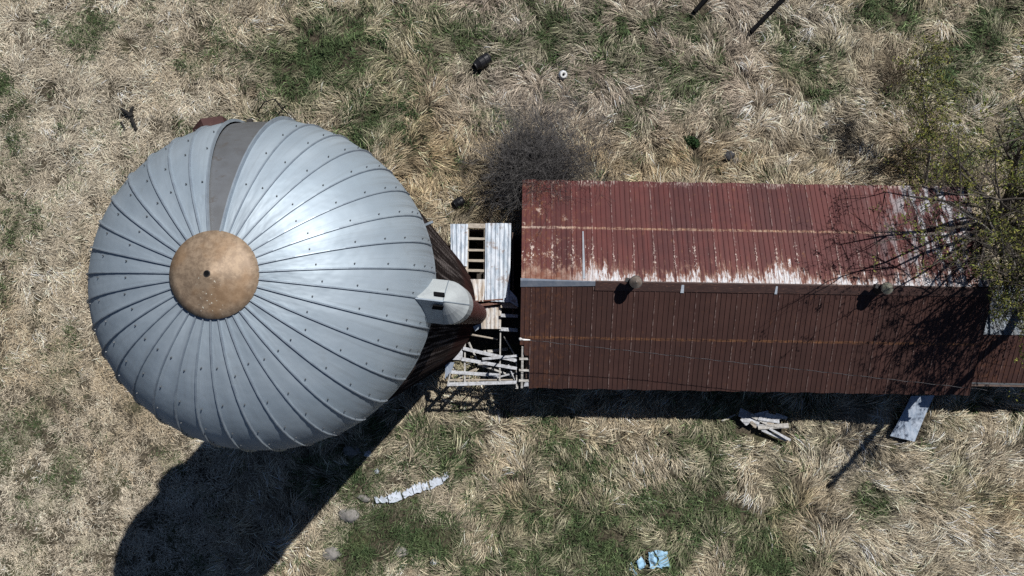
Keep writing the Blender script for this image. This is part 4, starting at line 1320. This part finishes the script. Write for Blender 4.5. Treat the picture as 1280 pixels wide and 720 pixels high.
for (f0, f1, w_) in ((0, .16, 6), (.18, .345, 10), (.37, .47, 8), (.475, .58, 9), (.605, .69, 8), (.71, .87, 9), (.88, 1.0, 5)):
    top = []; bot = []
    for k in range(8):
        x, y = along(f0 + (f1 - f0) * k / 7)
        j1, j2 = random.uniform(-2.6, 2.4), random.uniform(-1.0, 1.0)
        top.append(G(x + random.uniform(-.8, .8) - 1.5, y - w_ * .62 + j1, .17)); bot.append(G(x + 1.5, y + w_ * .45 + j2, .20))
    b = MB(); b.slab(bot + top[::-1], .25); b.build('slab', M['concrete'], ft, off=ft0)

# barrel lying on its side
def lying(name, px, py, rad, L, ang, mat, label, cat, taper=.85, parts=True, z=.0):
    p = G(px, py, rad * .8 + z); d = Vector((math.cos(ang), math.sin(ang), .06)).normalized()
    e = empty(name, G(px, py), label, cat)
    o_ = Vector(e.location)
    b = MB(); n = 10
    fr = [0, .04, .08, .3, .33, .36, .62, .65, .68, .92, .96, 1.0]
    rr = [.97, 1.02, .96, 1.0, 1.05, 1.0, 1.0, 1.05, 1.0, taper, taper * 1.04, taper]
    b.tube([p - d * L / 2 + d * L * f for f in fr], [rad * r_ for r_ in rr], 18, cap=True); b.build('body', mat, e, off=o_)
    b = MB(); b.tube([p + d * (L / 2 - .01), p + d * (L / 2 + .015)], [rad * taper * .8, rad * taper * .78], 16); b.build('mouth', M['black'], e, off=o_)
    b = MB(); b.tube([p - d * (L / 2 + .02), p - d * (L / 2 - .01)], [rad * .9, rad * .9], 16); b.build('base_plate', mat, e, off=o_)
    return e


lying('plastic_barrel', 602.5, 80, .26, .78, R(215), M['blackplastic'], 'black ribbed barrel lying on its side in the field above the bare bush', 'barrel', .72)
lying('black_bucket', 574, 254, .23, .46, R(210), M['blackplastic'], 'black bucket tipped over by the bare bush and the silo', 'bucket', .9)
pj = G(702.5, 94)
e = empty('white_keg', pj, 'small white keg standing upright alone in the field', 'keg')
lean = Matrix.Rotation(R(14), 3, Vector((1, .5, 0)))
b = MB(); b.lathe([(.15, 0), (.19, .06), (.20, .22), (.185, .34), (.15, .40)], pj + Vector((0, 0, .02)), 20, lean); b.build('body', M['whiteplastic'], e, off=pj)
b = MB(); b.lathe([(.15, .395), (.145, .43), (.09, .44), (.085, .42)], pj + Vector((0, 0, .02)), 20, lean); b.build('rim', M['porcelain'], e, off=pj)
b = MB(); b.lathe([(.06, .41), (.058, .445)], pj + Vector((0, 0, .02)), 14, lean); b.build('bung_hole', M['black'], e, off=pj)

# heap of broken boards below the barn
BG = 'broken white boards in a heap'
boards = [((921, 514), (946, 526), .36, .36, 'wide broken white board at the heap\'s upper left', 'whitewood', -.4),
          ((940, 519), (956, 516), .30, .40, 'short white board at the top of the heap', 'whitewood', 0),
          ((944, 520), (970, 524.5), .24, .44, 'white board crossing the middle of the heap', 'whitewood', 0),
          ((925, 521), (931, 528), .26, .34, 'small white offcut at the heap\'s left side', 'whitewood', 0),
          ((966, 517), (980, 522), .15, .38, 'short white board at the heap\'s upper right', 'whitewood', 0),
          ((944, 533), (982, 530.5), .16, .40, 'long grey board sticking straight out to the right of the heap', 'greywood', 0),
          ((949, 536), (981, 550), .10, .34, 'narrow board at the heap\'s lowest edge, pointing down right', 'whitewood', 0),
          ((958, 534), (983, 548), .09, .46, 'thin lath just above the lowest board, pointing down right', 'whitewood', 0),
          ((934, 526), (942, 531), .14, .42, 'tan splintered piece in the middle of the heap', 'tanwood', 0),
          ((949, 526), (963, 526.5), .13, .36, 'tan board end between the white boards', 'tanwood', 0),
          ((934, 517), (958, 530), .12, .46, 'thin slanting slat lying over the wide white board', 'greywood', 0),
          ((952, 516), (972, 521), .16, .42, 'white slat along the heap\'s upper edge', 'whitewood', 0),
          ((938, 529), (960, 533), .13, .36, 'white slat low in the middle of the heap', 'whitewood', 0),
          ((955, 540), (976, 546), .05, .32, 'splinter under the lowest board of the heap', 'greywood', 0),
          ((900, 525), (917, 517), .05, .28, 'thin grey stick pointing left of the heap', 'greywood', 0)]
for (a_, c_, w_, z_, lab, mt, _) in boards:
    p0 = G(a_[0], a_[1], z_); p1 = G(c_[0], c_[1], z_ + random.uniform(-.12, .04)); b = MB(); b.beam(p0, p1, w_, .018, (random.uniform(-.15, .15), random.uniform(-.15, .15), 1), jit=.03)
    tag(b.build('broken_board', M[mt], None, off=p0), lab, 'board', BG)
# tin sheet by the barn wall
b = MB(); tl, tr, br, bl = P(1139, 495, .50), P(1168, 494, .50), P(1143, 552, .34), P(1113, 545, .34)
N = 14
for i in range(N):
    for k in range(10):
        def pt(f, g_): return tl.lerp(tr, f).lerp(bl.lerp(br, f), g_) + Vector((0, 0, .018 * math.sin(f * N * PI) + .05 * math.sin(g_ * 4 + f * 3) * .6))
        b.add([pt(i / N, k / 10), pt(i / N, (k + 1) / 10), pt((i + 1) / N, (k + 1) / 10), pt((i + 1) / N, k / 10)], [(0, 1, 2, 3)])
o = solid(b.build('tin_sheet', M['bluesheet'], None, off=bl)); tag(o, 'blue grey tin sheet lying in the grass against the barn\'s sunless wall', 'metal sheet')


# blue sheets
def crumpled(pts, seed, label, z0=.2, amp=.12):
    b = MB(); N = 12; c = [P(x, y, 0) for x, y in pts]
    g0 = G(*pts[0]); vs = []
    for i in range(N + 1):
        for k in range(N + 1):
            p = c[0].lerp(c[1], i / N).lerp(c[3].lerp(c[2], i / N), k / N)
            n_ = mnoise.noise(Vector((p.x * 2.1, p.y * 2.1, seed))) ; n2_ = mnoise.noise(Vector((p.x * 6, p.y * 6, seed + 3)))
            j = Vector((mnoise.noise(Vector((p.x * 4, p.y * 4, seed + 9))), mnoise.noise(Vector((p.x * 4, p.y * 4, seed + 19))), 0)) * .10
            vs.append(p + j + Vector((0, 0, z0 + gz(p.x, p.y) + abs(n_) * amp * 2 + n2_ * amp * .5)))
    fs = [(i * (N + 1) + k, i * (N + 1) + k + 1, (i + 1) * (N + 1) + k + 1, (i + 1) * (N + 1) + k) for i in range(N) for k in range(N)]
    b.add(vs, fs); o = b.build('blue_sheet', M['blueplastic'], None, off=g0); solid(o, .015)
    return tag(o, label, 'plastic sheet', 'crumpled pale blue sheets')


crumpled([(818, 687), (831, 686), (836, 706), (824, 707)], 1.0, 'larger flat piece of pale blue sheet at the bottom edge', .22, .05)
crumpled([(809, 688), (818, 689), (826, 708), (811, 708)], 4.0, 'folded blue piece tucked under the larger one\'s left side', .12, .22)
crumpled([(793, 701), (800, 694), (807, 704), (799, 713)], 7.0, 'smaller pale blue scrap left of the folded piece', .14, .08)
crumpled([(784, 704), (790, 703), (797, 722), (792, 724)], 11.0, 'narrow whitish blue strip at the very bottom edge', .10, .06)
# loose boards lower right
a_ = G(1215, 702, .28); c_ = G(1235, 728, .34); b = MB(); b.beam(a_, c_, .10, .04, jit=.01); tag(b.build('loose_board', M['greywood'], None, off=a_), 'narrow weathered board at the lower right edge', 'board')
a_ = G(1206, 589, .30); c_ = G(1218, 609, .22); b = MB(); b.beam(a_, c_, .05, .04, jit=.01); tag(b.build('loose_stick', M['greywood'], None, off=a_), 'thin grey stick across a dark hollow in the grass', 'stick')

# ------------------------------------------------------------------ light
world = bpy.data.worlds.new('World'); sc.world = world; world.use_nodes = True
nt = world.node_tree; bg = nt.nodes['Background']
sky = nt.nodes.new('ShaderNodeTexSky'); sky.sky_type = 'NISHITA'; sky.sun_disc = False
sky.sun_elevation = SUN_EL
sky.sun_rotation = PI / 2 - SUN_AZ
sky.air_density = 0.6; sky.dust_density = 0.1; sky.ozone_density = 2.0
nt.links.new(sky.outputs[0], bg.inputs[0]); bg.inputs[1].default_value = 0.05
sd = bpy.data.lights.new('sun', 'SUN'); sd.energy = 5.0; sd.angle = R(0.53); sd.color = (1.0, 0.975, 0.93)
so = bpy.data.objects.new('sun', sd); COL.objects.link(so)
dirv = Vector((-math.cos(SUN_AZ) * math.cos(SUN_EL), -math.sin(SUN_AZ) * math.cos(SUN_EL), -math.sin(SUN_EL)))
so.rotation_euler = dirv.to_track_quat('-Z', 'Y').to_euler()
so.location = (20, 25, 40)

sc.view_settings.view_transform = 'Standard'
sc.view_settings.look = 'None'
sc.view_settings.exposure = 0.10
sc.view_settings.gamma = 1.0
sc.view_settings.use_curve_mapping = False
sc.render.engine = 'CYCLES'
sc.cycles.use_denoising = False
sc.cycles.max_bounces = 6
sc.cycles.diffuse_bounces = 3
sc.cycles.glossy_bounces = 3
